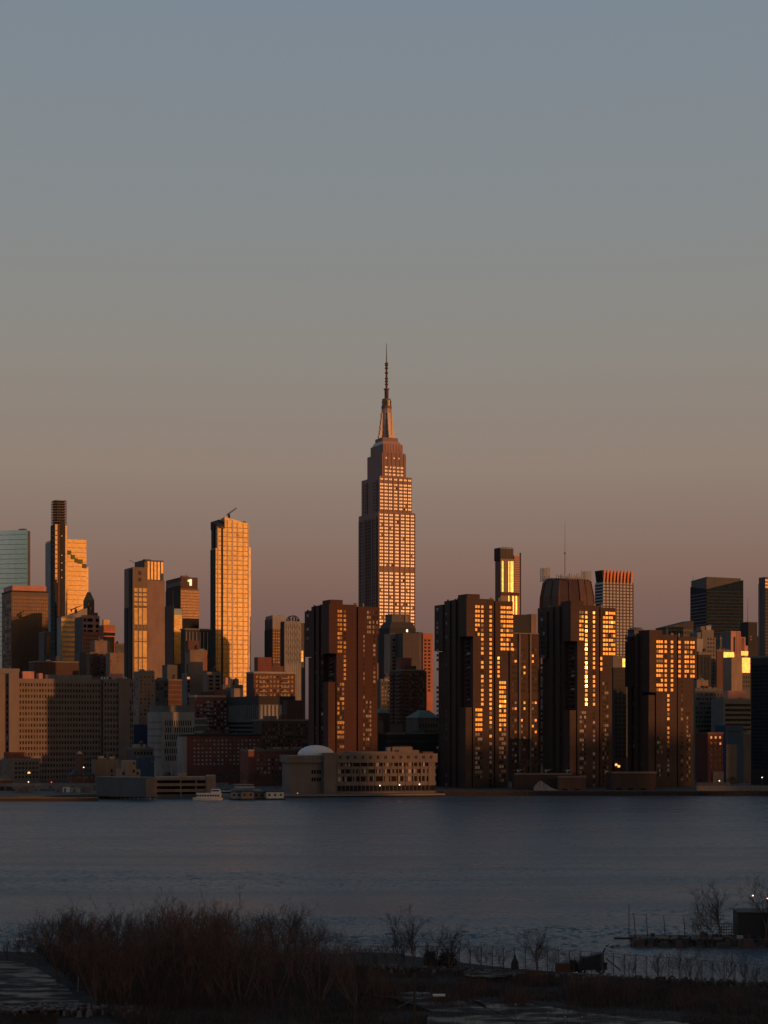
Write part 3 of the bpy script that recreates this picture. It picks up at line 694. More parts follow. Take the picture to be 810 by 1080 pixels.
b = simple('grey_block', 'low grey block left of the small beige rooftop block', 237, 238, 247, 728, 1340, 'grey', D=8); b.done()
b = simple('dark_tanks_block', 'dark block with round rooftop tanks below the gold tower', 234, 235, 256, 722, 1500, 'dark_grey', D=10, roof=False)
tk = b.p('water_tank')
for a in (243.5, 250): tk.cyl(b.u(a), 3, 2.6, 2.6, b.zt-.2, b.zt+4.5, 12, 'steel'); tk.cyl(b.u(a), 3, 2.7, .2, b.zt+4.5, b.zt+6, 12, 'steel')
b.box(b.u(238.3), b.u(241), 1, 4, b.zt-.3, b.zt+6, 'pink_stone', 'roof_house'); b.done()

# ---- middle low buildings
b = simple('brick_block', 'long dark red brick block with a regular grid of square windows', 190, 197, 275, 776, 1100, 'brick_red', cols(203, 274.5, 17, .42), (779, 808, 7), .45, ('window_pale', 'window_pale', 'window_pale', 'window_blind'))
b.box(b.u(192, -.2)-.5, -.02, -.2, 8, -1.5, b.z(777), 'pale_grey', 'end_wall'); b.box(-.4, b.x1+.4, -.4, 12, b.zt-.1, b.zt+1, 'charcoal', 'cornice'); b.done()
b = simple('brick_block', 'low red brick block with pale letters along its roof, left of the white dome', 253, 262, 322, 792, 1060, 'brick_red', cols(270, 321, 13, .45), (795, 817, 5), .5, ('window_pale', 'window_pale', 'window_glass', 'window_blind'))
lt = b.p('roof_letter')
for a in [288+.95*k for k in range(9)]+[300+.95*k for k in range(5)]+[307+.95*k for k in range(13)]:
    b.box(b.u(a), b.u(a+.62), -.2, .1, b.zt+1, b.zt+1+rnd.choice((1.0, 1.4, 1.4)), 'pink_stone', 'roof_letter')
b.done()
b = simple('dark_office', 'dark brown office with faint window rows and stepped brick rooftop boxes', 274, 276, 331, 760, 1200, 'brick_dark', cols(277, 330, 20, .5), (763, 792, 7), .5, GD+('window_dark', 'window_blind'), D=16, skip=.3)
b.onroof(301, 303, 320, 738.5, 760, 'brick_dark', 5, D=8); b.onroof(296, 297, 303, 755, 760, 'brick_red', 4, D=5); b.done()
b = simple('blue_wrapped_building', 'building site wrapped in dark blue netting between hospital and clinic', 139, 141, 157, 764, 1250, 'navy_panel', D=12, roof=False); b.done()
b = simple('low_depot', 'low dark depot with a pale round topped roof unit', 138, 140, 162, 790, 1120, 'dark_grey', cols(141, 161, 6, .5), (792, 797, 1), .5, GD, D=14)
b.box(b.u(142, 3), b.u(154, 3), 3, 8, b.zt-.2, b.z(785), 'pale_grey', 'roof_unit'); b.done()
b = simple('blue_shed', 'bright blue covered shed beside the low beige building', 143, 145, 163, 798, 1080, 'blue_netting', D=8, roof=False)
for k in range(5): b.box(b.u(146+k*3.4), b.u(146.5+k*3.4), -.3, .02, 0, b.zt, 'navy_panel', 'post')
b.done()
b = simple('beige_building', 'small beige building with a taller middle block on the left waterfront', 125.5, 127, 148, 811.5, 1040, 'beige', cols(128, 147, 5, .5), (813.5, 818, 1), .6, GD, D=9, roof=False)
b.box(b.u(132, -1), b.u(143.3, -1), -1, 8, -1, b.z(802), 'beige', 'middle_block'); b.box(b.u(140.6, -1), b.u(142, -1), -1.1, -.95, b.z(806.5), b.z(804), 'dark_glass', 'window'); b.box(b.u(140, -1), b.u(142, -1), -1.1, -.95, b.z(815), b.z(812), 'dark_glass', 'window'); b.done()
b = simple('concrete_box', 'plain brown concrete box building under the hospital', 100, 101, 126, 802.5, 1080, 'tan', [(117, 118.8)], (810, 822, 2), .6, GD, D=10); b.done()
b = B('chimney_house', 'small brick house with a square chimney tower and a pyramid roof', 76, 1060)
z = b.z; x1 = b.u(100)
b.box(0, x1, 0, 12, -1.5, z(818), 'brick_mid'); b.p('roof').taper((-.5, x1+.5, -.5, 12.5), (x1*.4, x1*.5, 5, 7), z(818), z(809), 'roof_dark')
b.box(b.u(82.2), b.u(87.6), 1, 4, z(818), z(795), 'brick_mid', 'chimney'); b.p('chimney').taper((b.u(82), b.u(87.8), .8, 4.2), (b.u(84.5), b.u(85.5), 2, 3), z(795), z(792.5), 'pale')
b.win('R', 0, cols(78, 98, 8, .5), 818.5, 822, 1, .7, GB); b.done()
b = simple('low_hospital_wing', 'low grey building with a brick rooftop box in front of the hospital', 4, 7, 42, 801.5, 1090, 'grey', cols(15, 41, 7, .5), (803, 822, 4), .5, GD, D=14, left=(cols(4.5, 6.5, 1, .5), 804, 822, 4))
b.onroof(6, 7, 26, 793.5, 801.5, 'brick_red', 2, D=8); b.done()
b = simple('edge_building', 'low brown building at the left picture edge behind the highway', -30, -18, 13, 823, 1000, 'brick_mid', D=10); b.done()
# ------------------------------------------------------------------ centre, between the riverside towers
b = B('hotel_tower', 'dark stepped mansard topped block right in front of the foot of the stone skyscraper', 411, 1560)
z = b.z
b.box(0, b.u(438.5), 0, 24, -1.5, z(662), 'charcoal')
b.p('roof').taper((.2, b.u(438.4), .2, 23), (3, b.u(436.5), 3, 20), z(662), z(655.5), 'roof_dark'); b.box(4, b.u(434), 4, 18, z(656), z(647), 'dark_grey', 'penthouse')
b.box(b.u(427.5, 3), b.u(431, 3), 3.2, 5, z(656), z(648.5), 'steel', 'roof_vent'); b.box(b.u(428.5), b.u(430), -.3, .2, z(666), z(663.5), 'warm_lamp', 'lamp'); b.done()
b = B('blue_glass_block', 'narrow dark blue glass block at the left of the blank grey slab', 405.5, 1480)
b.tower(402, 412, 669, 'charcoal', D=12); b.box(.2, b.u(411), -.25, .02, 0, b.z(671), 'blue_glass', 'glass_facade'); b.done()
b = B('beige_tower', 'beige block with two columns of windows, the top ones golden', 411.5, 1460)
b.tower(410, 421.5, 668.5, 'beige', D=12); b.box(-.2, b.u(421.6), -.3, 12, b.z(668.6), b.z(668), 'tan', 'cornice')
b.win('R', 0, [(414, 416.8), (418, 420.8)], 673, 726, 14, .6, ('window_glass', 'window_glass', 'window_blind')); b.done()
b = B('blank_slab', 'tall blank grey slab with an end coloured orange as if sunlit, full of small square windows', 425, 1450)
z = b.z; D = b.v(421)
b.box(0, b.u(442), 0, 16, -1.5, z(667.5), 'slab_unlit_grey'); b.box(b.u(442), b.u(445.8), .6, 15, -1.5, z(666), 'dark_grey', 'slot')
b.box(b.u(445.8), b.u(456.2), -.5, 16, -1.5, z(667.2), 'orange_brick', 'end_block')  # orange wall colour stands in for sunlight on the slab end
b.win('R', -.5, [(447.4, 449.8), (451.4, 453.8)], 673.5, 730, 15, .6, GD); b.done()
b = B('brick_apartments', 'brown apartment tower with stacked balconies and one patch of orange windows', 424, 1200)
z = b.z; D = b.v(411)
b.box(0, b.u(450), 0, D, -1.5, z(707.5), 'brick_dark'); b.box(-.5, b.u(448), -.5, 12, z(707.6), z(706), 'grey', 'cornice')
b.box(b.u(422.5, 2), b.u(434, 2), 2, 9, z(708), z(693.5), 'brick_red', 'roof_house'); b.box(b.u(427, 1.5), b.u(439, 1.5), 1.5, 8, z(708), z(702), 'brick_dark', 'roof_house')
for k in range(13):
    zz = z(711.5+k*4.1)
    for a, c in ((425.5, 431), (436.8, 442)): b.box(b.u(a), b.u(c), -1.4, 0, zz-.5, zz+.55, 'brick_mid', 'balcony')
    b.box(-1.3, 0, 1, D*.45, zz-.5, zz+.55, 'brick_mid', 'balcony'); b.box(-1.3, 0, D*.6, D-.5, zz-.5, zz+.55, 'brick_mid', 'balcony')
b.win('R', 0, [(432, 433.3), (434.4, 436.2), (437.6, 439.2), (440.2, 441.8), (443.4, 444.8), (446.2, 447.4)], 709.5, 763, 13, .55, ('window_glass', 'window_blind')); b.done()
b = simple('apartment_block', 'dark apartment block behind the left side of the balcony tower', 400, 401.5, 424, 717.5, 1260, 'dark_grey', cols(402, 423, 7, .45), (719, 760, 10), .5, GD+('window_blind',), D=12)
b.box(b.u(405), b.u(416), -1, .1, b.z(718), b.z(716.4), 'pale_grey', 'cornice'); b.done()
b = simple('narrow_house', 'narrow pale brown building with two orange windows beside the leftmost riverside tower', 396, 398.3, 404.2, 762.5, 1075, 'tan', [(400.2, 401.2), (401.8, 403)], (767, 795, 5), .5, GB, D=8); b.done()
b = B('green_roof_building', 'dark brick building under a dull green pitched copper roof', 400, 1130)
z = b.z; b.tower(396, 411, 752, 'brick_dark', D=12); b.p('roof').taper((-.4, b.u(411)+.4, -.4, 12.4), (3, 5, 4, 8), z(752), z(747.5), 'green_copper'); b.done()
b = B('pitched_roof_hall', 'dark hall with a teal pitched roof beside the second riverside tower', 441, 1110)
z = b.z; b.tower(431, 463, 757, 'dark_grey', D=18); b.p('roof').taper((-.5, b.u(463), -.5, 18.5), (5, b.u(458), 7, 11), z(757), z(749), 'green_copper')
b.win('R', 0, cols(442, 462, 7, .4), 762, 782, 3, .5, GD); b.done()
b = simple('low_dark_building', 'low black building with a thin pale roof line behind the river school', 402, 408, 465, 774, 1065, 'charcoal', D=14)
b.box(-.3, b.x1, -.35, -.05, b.z(782), b.z(781.4), 'grey', 'ledge'); b.box(-.3, b.u(427), -.35, -.05, b.z(775), b.z(774), 'grey', 'ledge'); b.done()
# far scaffolded tower behind tower two
b = B('scaffold_tower', 'slender distant tower with glowing orange strips and a scaffolded dark top', 528, 1900)
z = b.z; D = b.v(522.2); U = b.u
b.box(0, U(542.5), 0, D, -1.5, z(589), 'bronze'); b.box(U(542.5), U(548.6), .4, D, -1.5, z(585), 'pink_stone', 'side_bay')
b.box(-.8, U(541), -.8, D+.8, z(589), z(578.3), 'dark_grey', 'unfinished_top'); b.box(-.9, -.82, -.6, D+.6, z(591), z(577.5), 'charcoal', 'unfinished_top')
for a, c in ((529.2, 530.8), (536, 537), (538.2, 541.3)): b.box(U(a), U(c), -.3, .02, z(624), z(591.5), 'gold_glass', 'glass_strip')
for a, c in ((536, 537), (540.2, 542), (543.6, 545.2)): b.box(U(a), U(c), -.3, .02, 0, z(628), 'gold_glass', 'glass_strip')
b.box(0, U(547.5), -.5, .02, z(628), z(624.5), 'rust', 'belt')
for k in range(16): b.box(U(542.8), U(548.3), .2, .43, z(588+k*2.5), z(587+k*2.5), 'bronze', 'floor_band')
b.box(U(548.5), U(549.6), 0, 1.2, -1, z(582), 'charcoal', 'hoist')
sc = b.p('scaffold')
for k in range(9): sc.tube((U(528+k*1.6), -.9, z(589)), (U(528+k*1.6), -.9, z(576+rnd.random()*1.5)), .22, .22, 'rust', 4)
for k in range(5): sc.box(U(528), U(541), -1.05, -.82, z(588-k*2.6), z(588-k*2.6)+.35, 'rust')
b.done()
# columned building between towers 2 and 3
b = B('columned_hospital', 'broad brown hospital tower with tall pale columns between the second and third riverside towers', 538, 1150)
z = b.z; U = b.u
b.box(0, U(572), 0, 20, -1.5, z(668.5), 'brick_brown')
b.box(U(538.5, 3), U(560, 3), 3, 14, z(669), z(647.5), 'charcoal', 'roof_house'); b.box(U(560.1, 2.5), U(566, 2.5), 2.5, 14, z(669), z(646.5), 'tan', 'roof_house')
b.box(-.4, U(572.5), -.5, 20, z(668.4), z(667.2), 'tan', 'cornice')
for a in (546.7, 558.2, 569.6): b.box(U(a), U(a+1.6), -1, .02, 0, z(668), 'grey', 'column')
b.box(.5, U(571.5), -.2, .03, z(737.5), z(731), 'brick_dark', 'service_floor')
b.win('R', 0, [(540, 542), (542.8, 544.8), (549.5, 551.2), (552.2, 554), (561, 562.8), (564, 566)], 682, 731, 8, .4, GLOW)
b.win('R', 0, [(540, 542), (542.8, 544.8), (549.5, 551.2), (552.2, 554), (561, 562.8), (564, 566)], 738, 806, 11, .4, DK+('window_glass',))
b.done()
# domed octagonal crown tower with lattice turrets
def dome_tower():
    Y = 1600; cx = xat(600.5, Y)
    o = empty('crown_dome_tower', (cx, Y+22, GZ), R(22.5)); tag(o, 'broad brown tower with a tapering ribbed crown, lattice turrets and a thin mast', 'skyscraper')
    Z = lambda py: zat(py, Y)-GZ
    w = MB(); w.cyl(0, 0, 27, 27, -1.5, Z(640), 8, 'brick_dark', R(22.5)); w.build('wall', o)
    c = MB(); c.cyl(0, 0, 26, 25.5, Z(640)-.3, Z(628), 8, 'bronze'); c.cyl(0, 0, 25.5, 22.5, Z(628)-.1, Z(612), 8, 'bronze'); c.cyl(0, 0, 22.5, 21, Z(612), Z(610), 8, 'brick_dark')
    cr = c.build('crown', o)
    r = MB()
    for k in range(16):
        a = math.pi*2*k/16; f = 1 if k % 2 == 0 else math.cos(math.pi/8)
        p = [(26.2*f, 640), (25.7*f, 628), (22.8*f, 611.5)]
        for q in range(2): r.tube((p[q][0]*math.cos(a), p[q][0]*math.sin(a), Z(p[q][1])), (p[q+1][0]*math.cos(a), p[q+1][0]*math.sin(a), Z(p[q+1][1])), .6, .6, 'brick_red', 5)
    r.build('rib', cr)
    for (px, x, y) in ((576, -20.5, 4), (619, 21.5, 2), (597, -3, -16)):
        s = MB(); hw = 3.4; top = 596 if px < 580 else (598 if px > 610 else 603)
        if px == 597: hw = 8; top = 604
        nx = 5 if hw < 5 else 10
        for i in range(nx):
            xx = x-hw+2*hw*i/(nx-1)
            for yy in (y-hw*.8, y+hw*.8): s.tube((xx, yy, Z(612)), (xx, yy, Z(top+rnd.random()*2.5)), .3, .3, 'pale_grey', 4)
        for k in range(7 if px != 597 else 3):
            zz = Z(610)+k*(Z(top)-Z(610))/7
            for yy in (y-hw*.8, y+hw*.8): s.tube((x-hw, yy, zz), (x+hw, yy, zz), .26, .26, 'pale_grey', 4)
        s.build('lattice_turret', o)
    s = MB()
    for k in range(14): s.tube((-14+k*2.2, -6, Z(610)), (-14+k*2.2, -6, Z(604+rnd.random()*3)), .28, .28, 'steel', 4)
    s.box(-18, 16, -5, 6, Z(611), Z(608.5), 'steel'); s.box(-12, 10, -7, -6.6, Z(607.3), Z(606.9), 'steel'); s.build('roof_frame', o)
    s = MB(); s.tube((-2, 0, Z(610)), (-2, 0, Z(581)), .4, .3, 'steel', 6, True); s.tube((-2, 0, Z(581)), (-2, 0, Z(547)), .2, .1, 'steel', 6, True); s.cyl(-2, 0, .9, .9, Z(581)-.6, Z(581)+.6, 8, 'steel'); s.build('mast', o)
dome_tower()
b = B('finned_crown_tower', 'white gridded tower with flaring orange fins around its top', 636, 2100)
z = b.z; D = b.v(627.5); U = b.u
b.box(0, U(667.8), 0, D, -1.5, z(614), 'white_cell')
for k in range(9):
    a = 636.8+k*3.55; b.box(U(a+1.9), U(a+2.9), -.3, .03, 0, z(613.5), 'brick_mid', 'pier')
for k in range(26): b.box(.1, U(667.6), -.22, .02, z(616.6+k*3.35), z(615.5+k*3.35), 'brick_mid', 'window_band')
for k in range(24): b.box(-.25, .02, .3, D-.3, z(618+k*3.35), z(616+k*3.35), 'charcoal', 'side_band')
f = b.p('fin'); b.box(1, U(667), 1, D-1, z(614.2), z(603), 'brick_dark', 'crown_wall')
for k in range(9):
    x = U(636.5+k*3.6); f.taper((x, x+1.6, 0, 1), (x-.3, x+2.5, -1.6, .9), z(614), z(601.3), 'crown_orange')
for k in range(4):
    y = D*k/4; f.taper((0, 1, y, y+1.6), (-1.6, .9, y-.3, y+2.5), z(614), z(601.3), 'charcoal')  # side fins coloured dark as shaded copies of the orange ones
b.box(U(667.8), U(669.3), 2, 8, -1, z(650), 'dark_grey', 'side_core')
b.done()
b = simple('grey_block', 'small grey block with an orange lit end between the third and fourth riverside towers', 645, 646.5, 661, 691.5, 1300, 'grey', [(656.5, 659.3)], (694.5, 703.5, 2), .95, ('gold_glass',), D=12, roof=False); b.done()
b = simple('dark_glass_block', 'tall dark glass block in the gap left of the fourth riverside tower', 646, 647, 661, 704, 1250, 'charcoal', cols(648, 660, 3, .5), (706, 800, 20), .5, ('window_dark', 'window_dark', 'dark_glass'), D=12, roof=False); b.done()
b = B('kiosk', 'tiny brick building glowing orange at the foot of the gap between riverside towers', 648.2, 1060)
b.tower(646, 655, 803.5, 'brick_mid', D=5); b.box(b.u(648.8, -.1), b.u(650.8, -.1), -.4, -.05, b.z(807.6), b.z(805.6), 'orange_lamp', 'lit_window'); b.box(b.u(651.6, -.1), b.u(653.6, -.1), -.4, -.05, b.z(809.2), b.z(807.2), 'orange_lamp', 'lit_window'); b.done()
# ------------------------------------------------------------------ right group
b = B('sloped_glass_tower', 'big dark blue tower with slanting facets at its top, on the right skyline', 745, 1900, 14)
z = b.z; D = b.v(728); U = b.u
g = b.p('glass_facade'); x1 = U(784)
g.prism([(0, 0), (x1, 0), (x1, D), (-0.0, D)], -1.5, [z(621.5), z(611), z(611), z(616)], 'blue_glass')
g2 = b.p('upper_block'); g2.prism([(.6, .6), (U(781.5), .6), (U(781.5), D-2), (.6, D-1)], z(640), [z(608.2), z(609.2), z(608.5), z(609.5)], 'dark_grey')
for k in range(34): b.box(.2, x1-.2, -.15, .02, z(624+k*3.6), z(623.2+k*3.6), 'charcoal', 'floor_band'); b.box(-.15, .02, .2, D-.2, z(626+k*3.6), z(625.2+k*3.6), 'grey', 'floor_band')
b.p('roof_mast').tube((2, D-3, z(609)), (2, D-3, z(603)), .3, .2, 'steel', 4, True); b.done()
b = B('sloped_roof_block', 'dark block with a sloping roof just left of the big dark blue tower', 703, 1850)
z = b.z; b.p('wall').prism([(0, 0), (b.u(731), 0), (b.u(731), 20), (0, 20)], -1.5, [z(662), z(654), z(654), z(662)], 'dark_grey')
b.p('roof').prism([(-.3, -.3), (b.u(731)+.3, -.3), (b.u(731)+.3, 20.3), (-.3, 20.3)], [0][0]+z(662)-1, [z(662)+.3, z(654)+.3, z(654)+.3, z(662)+.3], 'roof_dark')
b.win('R', 0, cols(705, 730, 9, .6), 664, 680, 3, .5, GD); b.done()
b = B('arched_frame_block', 'low dark block with a rounded rooftop frame behind the fourth riverside tower', 669, 1700)
z = b.z; b.tower(667, 681, 664, 'dark_grey', D=12); b.p('roof_frame').cyl(b.u(674), 6, 8, 5.5, z(664.2), z(661.5), 12, 'steel'); b.done()
b = B('old_stone_tower', 'grey ornate stone tower with stepped turrets right of the fourth riverside tower', 740, 1500)
z = b.z; U = b.u
b.box(0, U(755), 0, 16, -1.5, z(672), 'grey'); b.box(1, U(753.5), 1, 14, z(673), z(664), 'grey', 'upper_storey')
b.box(U(740.5), U(745), 2, 9, z(665), z(660.5), 'grey', 'turret'); b.box(U(746.5), U(751.5), 2, 9, z(665), z(659.5), 'pale_grey', 'turret'); b.p('turret').cyl(U(749, 5), 5.5, 2.4, .5, z(659.7), z(657.8), 10, 'steel')
b.box(-4, 0, .8, 12, -1.5, z(667), 'grey', 'side_block'); b.box(U(736, -.5)-3, U(741), -.6, 0.5, -1.5, z(674), 'pale_grey', 'corner_block')
b.win('R', 0, cols(745.5, 754, 3, .5), 672, 735, 15, .5, GD); b.done()
b = simple('dark_office', 'dark glass office between the ornate tower and the lit terraces', 735.5, 736.5, 750, 690, 1420, 'charcoal', cols(738, 749, 3, .6), (692, 725, 1), .95, ('blue_glass',), D=12); b.done()
b = simple('brown_block', 'brown block with orange lit windows left of the plain beige slab', 752, 756, 771, 686.5, 1560, 'brick_mid', [(763.5, 766), (767, 770)], (690, 715, 6), .7, ('window_glass', 'bronze_glass'))
b.box(b.u(763), b.u(774), -.4, .02, b.z(696), b.z(687.5), 'gold_glass', 'glass_panel'); b.done()
b = B('pink_stepped_tower', 'pink stone tower with ribbed front stepping down to the right, sunlit', 771, 1650)
z = b.z; U = b.u; D = b.v(767.5)
b.box(0, U(781.2), 0, 14, -1.5, z(665.5), 'pink_stone'); b.box(U(781.2), U(786.5), .3, 14, -1.5, z(671.5), 'pink_stone', 'step'); b.box(U(786.5), U(789.3), .6, 14, -1.5, z(680.5), 'pink_stone', 'step')
b.box(-.3, -.02, 0, 14, -1, z(666), 'grey', 'side_wall'); b.box(U(773.6), U(775.4), -.2, .02, z(690), z(671.5), 'charcoal', 'recess')  # side and recess strip toned darker to stand in for shade
for k in range(6): b.box(U(776.5+k*1.6), U(777+k*1.6), -.25, .35, 0, z(672 if k > 2 else 666), 'tan', 'rib')
b.box(U(781.5), U(788.8), -.3, .32, z(691), z(686.5), 'gold_glass', 'glass_band'); b.done()
b = B('beige_slab', 'plain pale beige slab with a bright orange glass corner beside it', 771.5, 1480)
z = b.z; U = b.u
b.box(0, U(782.7), 0, 12, -1.5, z(693), 'beige'); b.box(U(782.7), U(791.5), .5, 12, -1.5, z(709), 'dark_grey', 'lower_wing'); b.box(U(782.8), U(791.2), .2, 12, z(709.2), z(693.5), 'gold_glass', 'glass_corner')
b.win('R', .5, cols(783.5, 791, 3, .5), 712, 726, 3, .5, GD); b.done()
b = simple('grey_shoulder_block', 'grey block with a ledge left of the pink stepped tower', 758, 759.5, 768, 674, 1700, 'dark_grey', D=12); b.done()
b = B('antenna_block', 'narrow black block with a tall thin antenna near the right edge', 789.3, 1800)
z = b.z; b.tower(788, 798.7, 656.5, 'charcoal', D=14); b.p('roof_mast').tube((b.u(791.8), 5, z(656.6)), (b.u(791.8), 5, z(630)), .35, .12, 'steel', 5, True)
b.box(-.3, b.u(799), -.3, 14.2, z(656.6), z(655.8), 'dark_grey', 'cornice'); b.win('R', 0, [(791.4, 792.6)], 670, 676, 2, .4, ('window_blind',)); b.done()
b = simple('dark_ledge_block', 'low black block between the pink stepped tower and the antenna block', 786, 787, 800, 671, 1900, 'charcoal', D=14); b.done()
b = B('edge_tower', 'grey banded tower cut by the right edge of the picture', 807, 1700)
z = b.z; D = b.v(800.3); b.box(0, b.u(822), 0, D, -1.5, z(608.5), 'dark_grey'); b.box(-.5, .02, D*.7, D+.2, -1.5, z(615), 'grey', 'side_pier')
for k in range(30): b.box(0, b.u(821), -.3, .02, z(613+k*3.4), z(611+k*3.4), 'bronze_glass' if k < 3 else 'charcoal', 'window_band')
b.done()
b = simple('navy_office', 'large dark navy office block at the right edge of the waterfront', 792, 838, 850, 692, 1060, 'charcoal', th=40)
b.win('L', 0, cols(793, 836, 16, .8), 700, 812, 28, .7, ('dark_glass', 'blue_glass'))
b.done()
b = simple('tan_rooftop_block', 'low tan block above the banded office near the fourth riverside tower', 734, 735, 747, 718.5, 1280, 'tan', D=8); b.done()
b = simple('banded_office', 'dark grey office with many rows of small pale windows behind the red lit brick house', 731, 733, 762, 727.5, 1200, 'grey', cols(734, 761.5, 17, .6), (730, 773, 9), .5, ('window_dark', 'window_dark', 'window_blind'), D=12); b.done()
b = simple('banded_office', 'grey office with long black ribbon windows behind the blue netting', 761, 763, 792.5, 738, 1180, 'grey', None, D=14)
for k in range(6): b.box(b.u(765), b.u(791.5), -.25, .02, b.z(745+k*5.2), b.z(742.3+k*5.2), 'dark_glass', 'ribbon_window')
b.onroof(767, 768, 787, 728.5, 738, 'pink_stone', 3, D=6); b.done()
b = simple('netted_building', 'building wrapped in deep blue netting beside the lit brick house', 764, 765.5, 784, 765, 1120, 'blue_netting', D=12, roof=False)
b.box(-.1, b.u(776.5), -.6, .1, -1, b.z(785), 'navy_panel', 'panel'); b.box(1, b.u(780), -.3, 0, b.z(772), b.z(770.6), 'charcoal', 'gap'); b.done()
b = simple('grey_narrow_block', 'narrow grey block between the blue netting and the navy office', 783, 784, 793, 774, 1130, 'dark_grey', D=10); b.done()
b = B('brick_house', 'small red brick building with three columns of lit windows, right of the fourth riverside tower', 746.5, 1070)
z = b.z; b.tower(733.5, 762.5, 773.5, 'brick_red'); b.box(-.3, b.u(762.8), -.4, 4, z(773.6), z(772.5), 'tan', 'cornice')
b.box(-.1, b.u(762.6), -.3, .02, z(793.6), z(792.8), 'tan', 'belt_course')
b.win('R', 0, [(749.2, 751), (753.8, 755.6), (758.4, 760.2)], 775, 811, 6, .5, ('window_blind', 'window_glass')); 
for (a, y) in ((749.2, 776.6), (753.9, 776.6), (758.5, 776.6), (758.8, 783.2)): b.box(b.u(a), b.u(a+1.5), -.3, 0, z(y+2.3), z(y), 'orange_lamp_soft', 'lit_window')
b.box(b.u(751), b.u(762), -1, 0, -1, z(814), 'beige', 'ground_storey'); b.done()

# ------------------------------------------------------------------ river school on its platform
def school():
    b = B('school_building', 'long tan concrete school on the river edge with an overhanging top floor and ribbon windows', 355, 962, 12)
    z = b.z; U = b.u; m = 'school_concrete'; xe = U(459)
    b.box(0, xe, 0, 30, -.9, z(803), m)
    b.box(-.2, U(461.5, -1.6), -1.6, 31, z(804.5), z(795), m, 'top_floor')
    fb = b.p('floor_band')
    for y0, y1 in ((811.4, 808.6), (818.8, 816), (828.5, 824.6)): fb.box(.1, xe+.3, -.5, .03, z(y0), z(y1), m)
    for k in range(13):
        a = 355+k*8.05; b.box(U(a), U(a)+.55, -.75, .02, z(829), z(804), m, 'pier')
    L = b.wins.setdefault('window', [])
    for (y0, y1) in ((808.5, 804.6), (815.9, 811.5), (824.5, 819)):
        for k in range(12):
            for q in range(4):
                a = 355.7+k*8.05+q*1.88; x0, x1 = U(a), U(a+1.78); zz0, zz1 = z(y0)+.05, z(y1)-.02
                L.append((((x0+x1)/2, -.04, (zz0+zz1)/2), (x1-x0, .14, zz1-zz0), rnd.choice(('window_dark', 'window_dark', 'window_dark', 'window_blind', 'window_pale')), 'R'))
    for k in range(13):
        a = 358+k*8.0
        for da in (0, 1.5): x0 = U(a+da, -1.6); L.append(((x0, -1.64, z(798.8)), (.45, .14, 1.7), 'window_dark', 'R'))
    b.box(0, xe, -.3, .02, .4, z(829), 'dark_glass', 'ground_glazing')
    for k in range(24): b.box(U(355.5+k*4.2), U(355.5+k*4.2)+.3, -.42, -.28, .3, z(829), 'dark_grey', 'glazing_bar')
    b.box(U(369), U(428, 4), 3, 20, z(795.4), z(793), m, 'roof_storey')
    for a, c, y, yb in ((414, 435, 788, 796), (420, 441, 791.5, 796)): b.box(U(a, 8), U(c, 8), 8+(a-414)*-.4, 18, z(yb), z(y), m, 'roof_house')
    b.box(U(446, 6), U(457, 6), 6, 12, z(796), z(793.3), 'brick_mid', 'roof_house'); b.box(U(408, 9), U(414, 9), 9, 14, z(796), z(788.5), 'grey', 'roof_house')
    for k in range(6): b.box(U(416.5+k*3, 7.6), U(417.3+k*3, 7.6), 7.6, 8, z(788), z(786.8), 'brick_mid', 'roof_vent')
    # left wing and stair shaft
    b.box(U(305.5, 1), -3.6, 1, 28, -.9, z(804), m, 'left_wing'); b.box(U(304, -.5), -3.7, -.5, 29, z(804.2), z(797), m, 'left_top_floor')
    b.box(U(341), U(354.2), -2.6, 6, -.9, z(794), m, 'stair_shaft')
    for y0 in (812, 820):
        for a in (329.5, 332, 335, 337.5): x0 = U(a, 1); L.append(((x0, .94, z(y0+2)), (1.0, .14, 1.9), 'window_dark', 'R'))
    for k in range(9): b.box(U(307+k*3.9, -.5), U(307.4+k*3.9, -.5), -.62, -.48, z(801.5), z(798.5), 'dark_grey', 'joint')
    b.box(U(306, 1), U(340, 1), .8, 1.05, z(804.1), z(801.8)+.0, 'window_dark', 'painted_shadow')  # dark strip painted as the shadow under the top floor
    for (a, y) in ((342, 829.2), (400.2, 829.3), (421, 828.8), (442, 828.3)): b.box(U(a, -1), U(a+.9, -1), -1.2, -.8, z(y), z(y)+.55, 'warm_lamp', 'wall_lamp')
    b.box(U(300, -6), U(468, -6), -9, 36, -1.9, -.95, 'concrete', 'platform')
    for k in range(66):
        a = 300.5+k*2.55; b.p('pile').cyl(U(a, -7.5), -7.5, .28, .28, -4.8, -1.8, 6, 'dark_wood')
    for k in range(56): b.p('railing').tube((U(303+k*2.95, -8.6), -8.6, -1), (U(303+k*2.95, -8.6), -8.6, .3), .07, .07, 'steel', 3)
    b.p('railing').tube((U(303, -8.6), -8.6, .3), (U(466, -8.6), -8.6, .3), .08, .08, 'steel', 3)
    b.done()
    d = MB(); Y = 985; d.dome(0, 0, xat(352, Y)-xat(333, Y)+.2, 10, 0, 5.6, 'white_paint'); d.cyl(0, 0, 10.5, 10.5, -4, .1, 24, 'concrete')
    o = d.build('dome_roof', b.o); o.location = (b.u(333.5, 16), 17, b.z(797, 0, 10)+.2)
school()

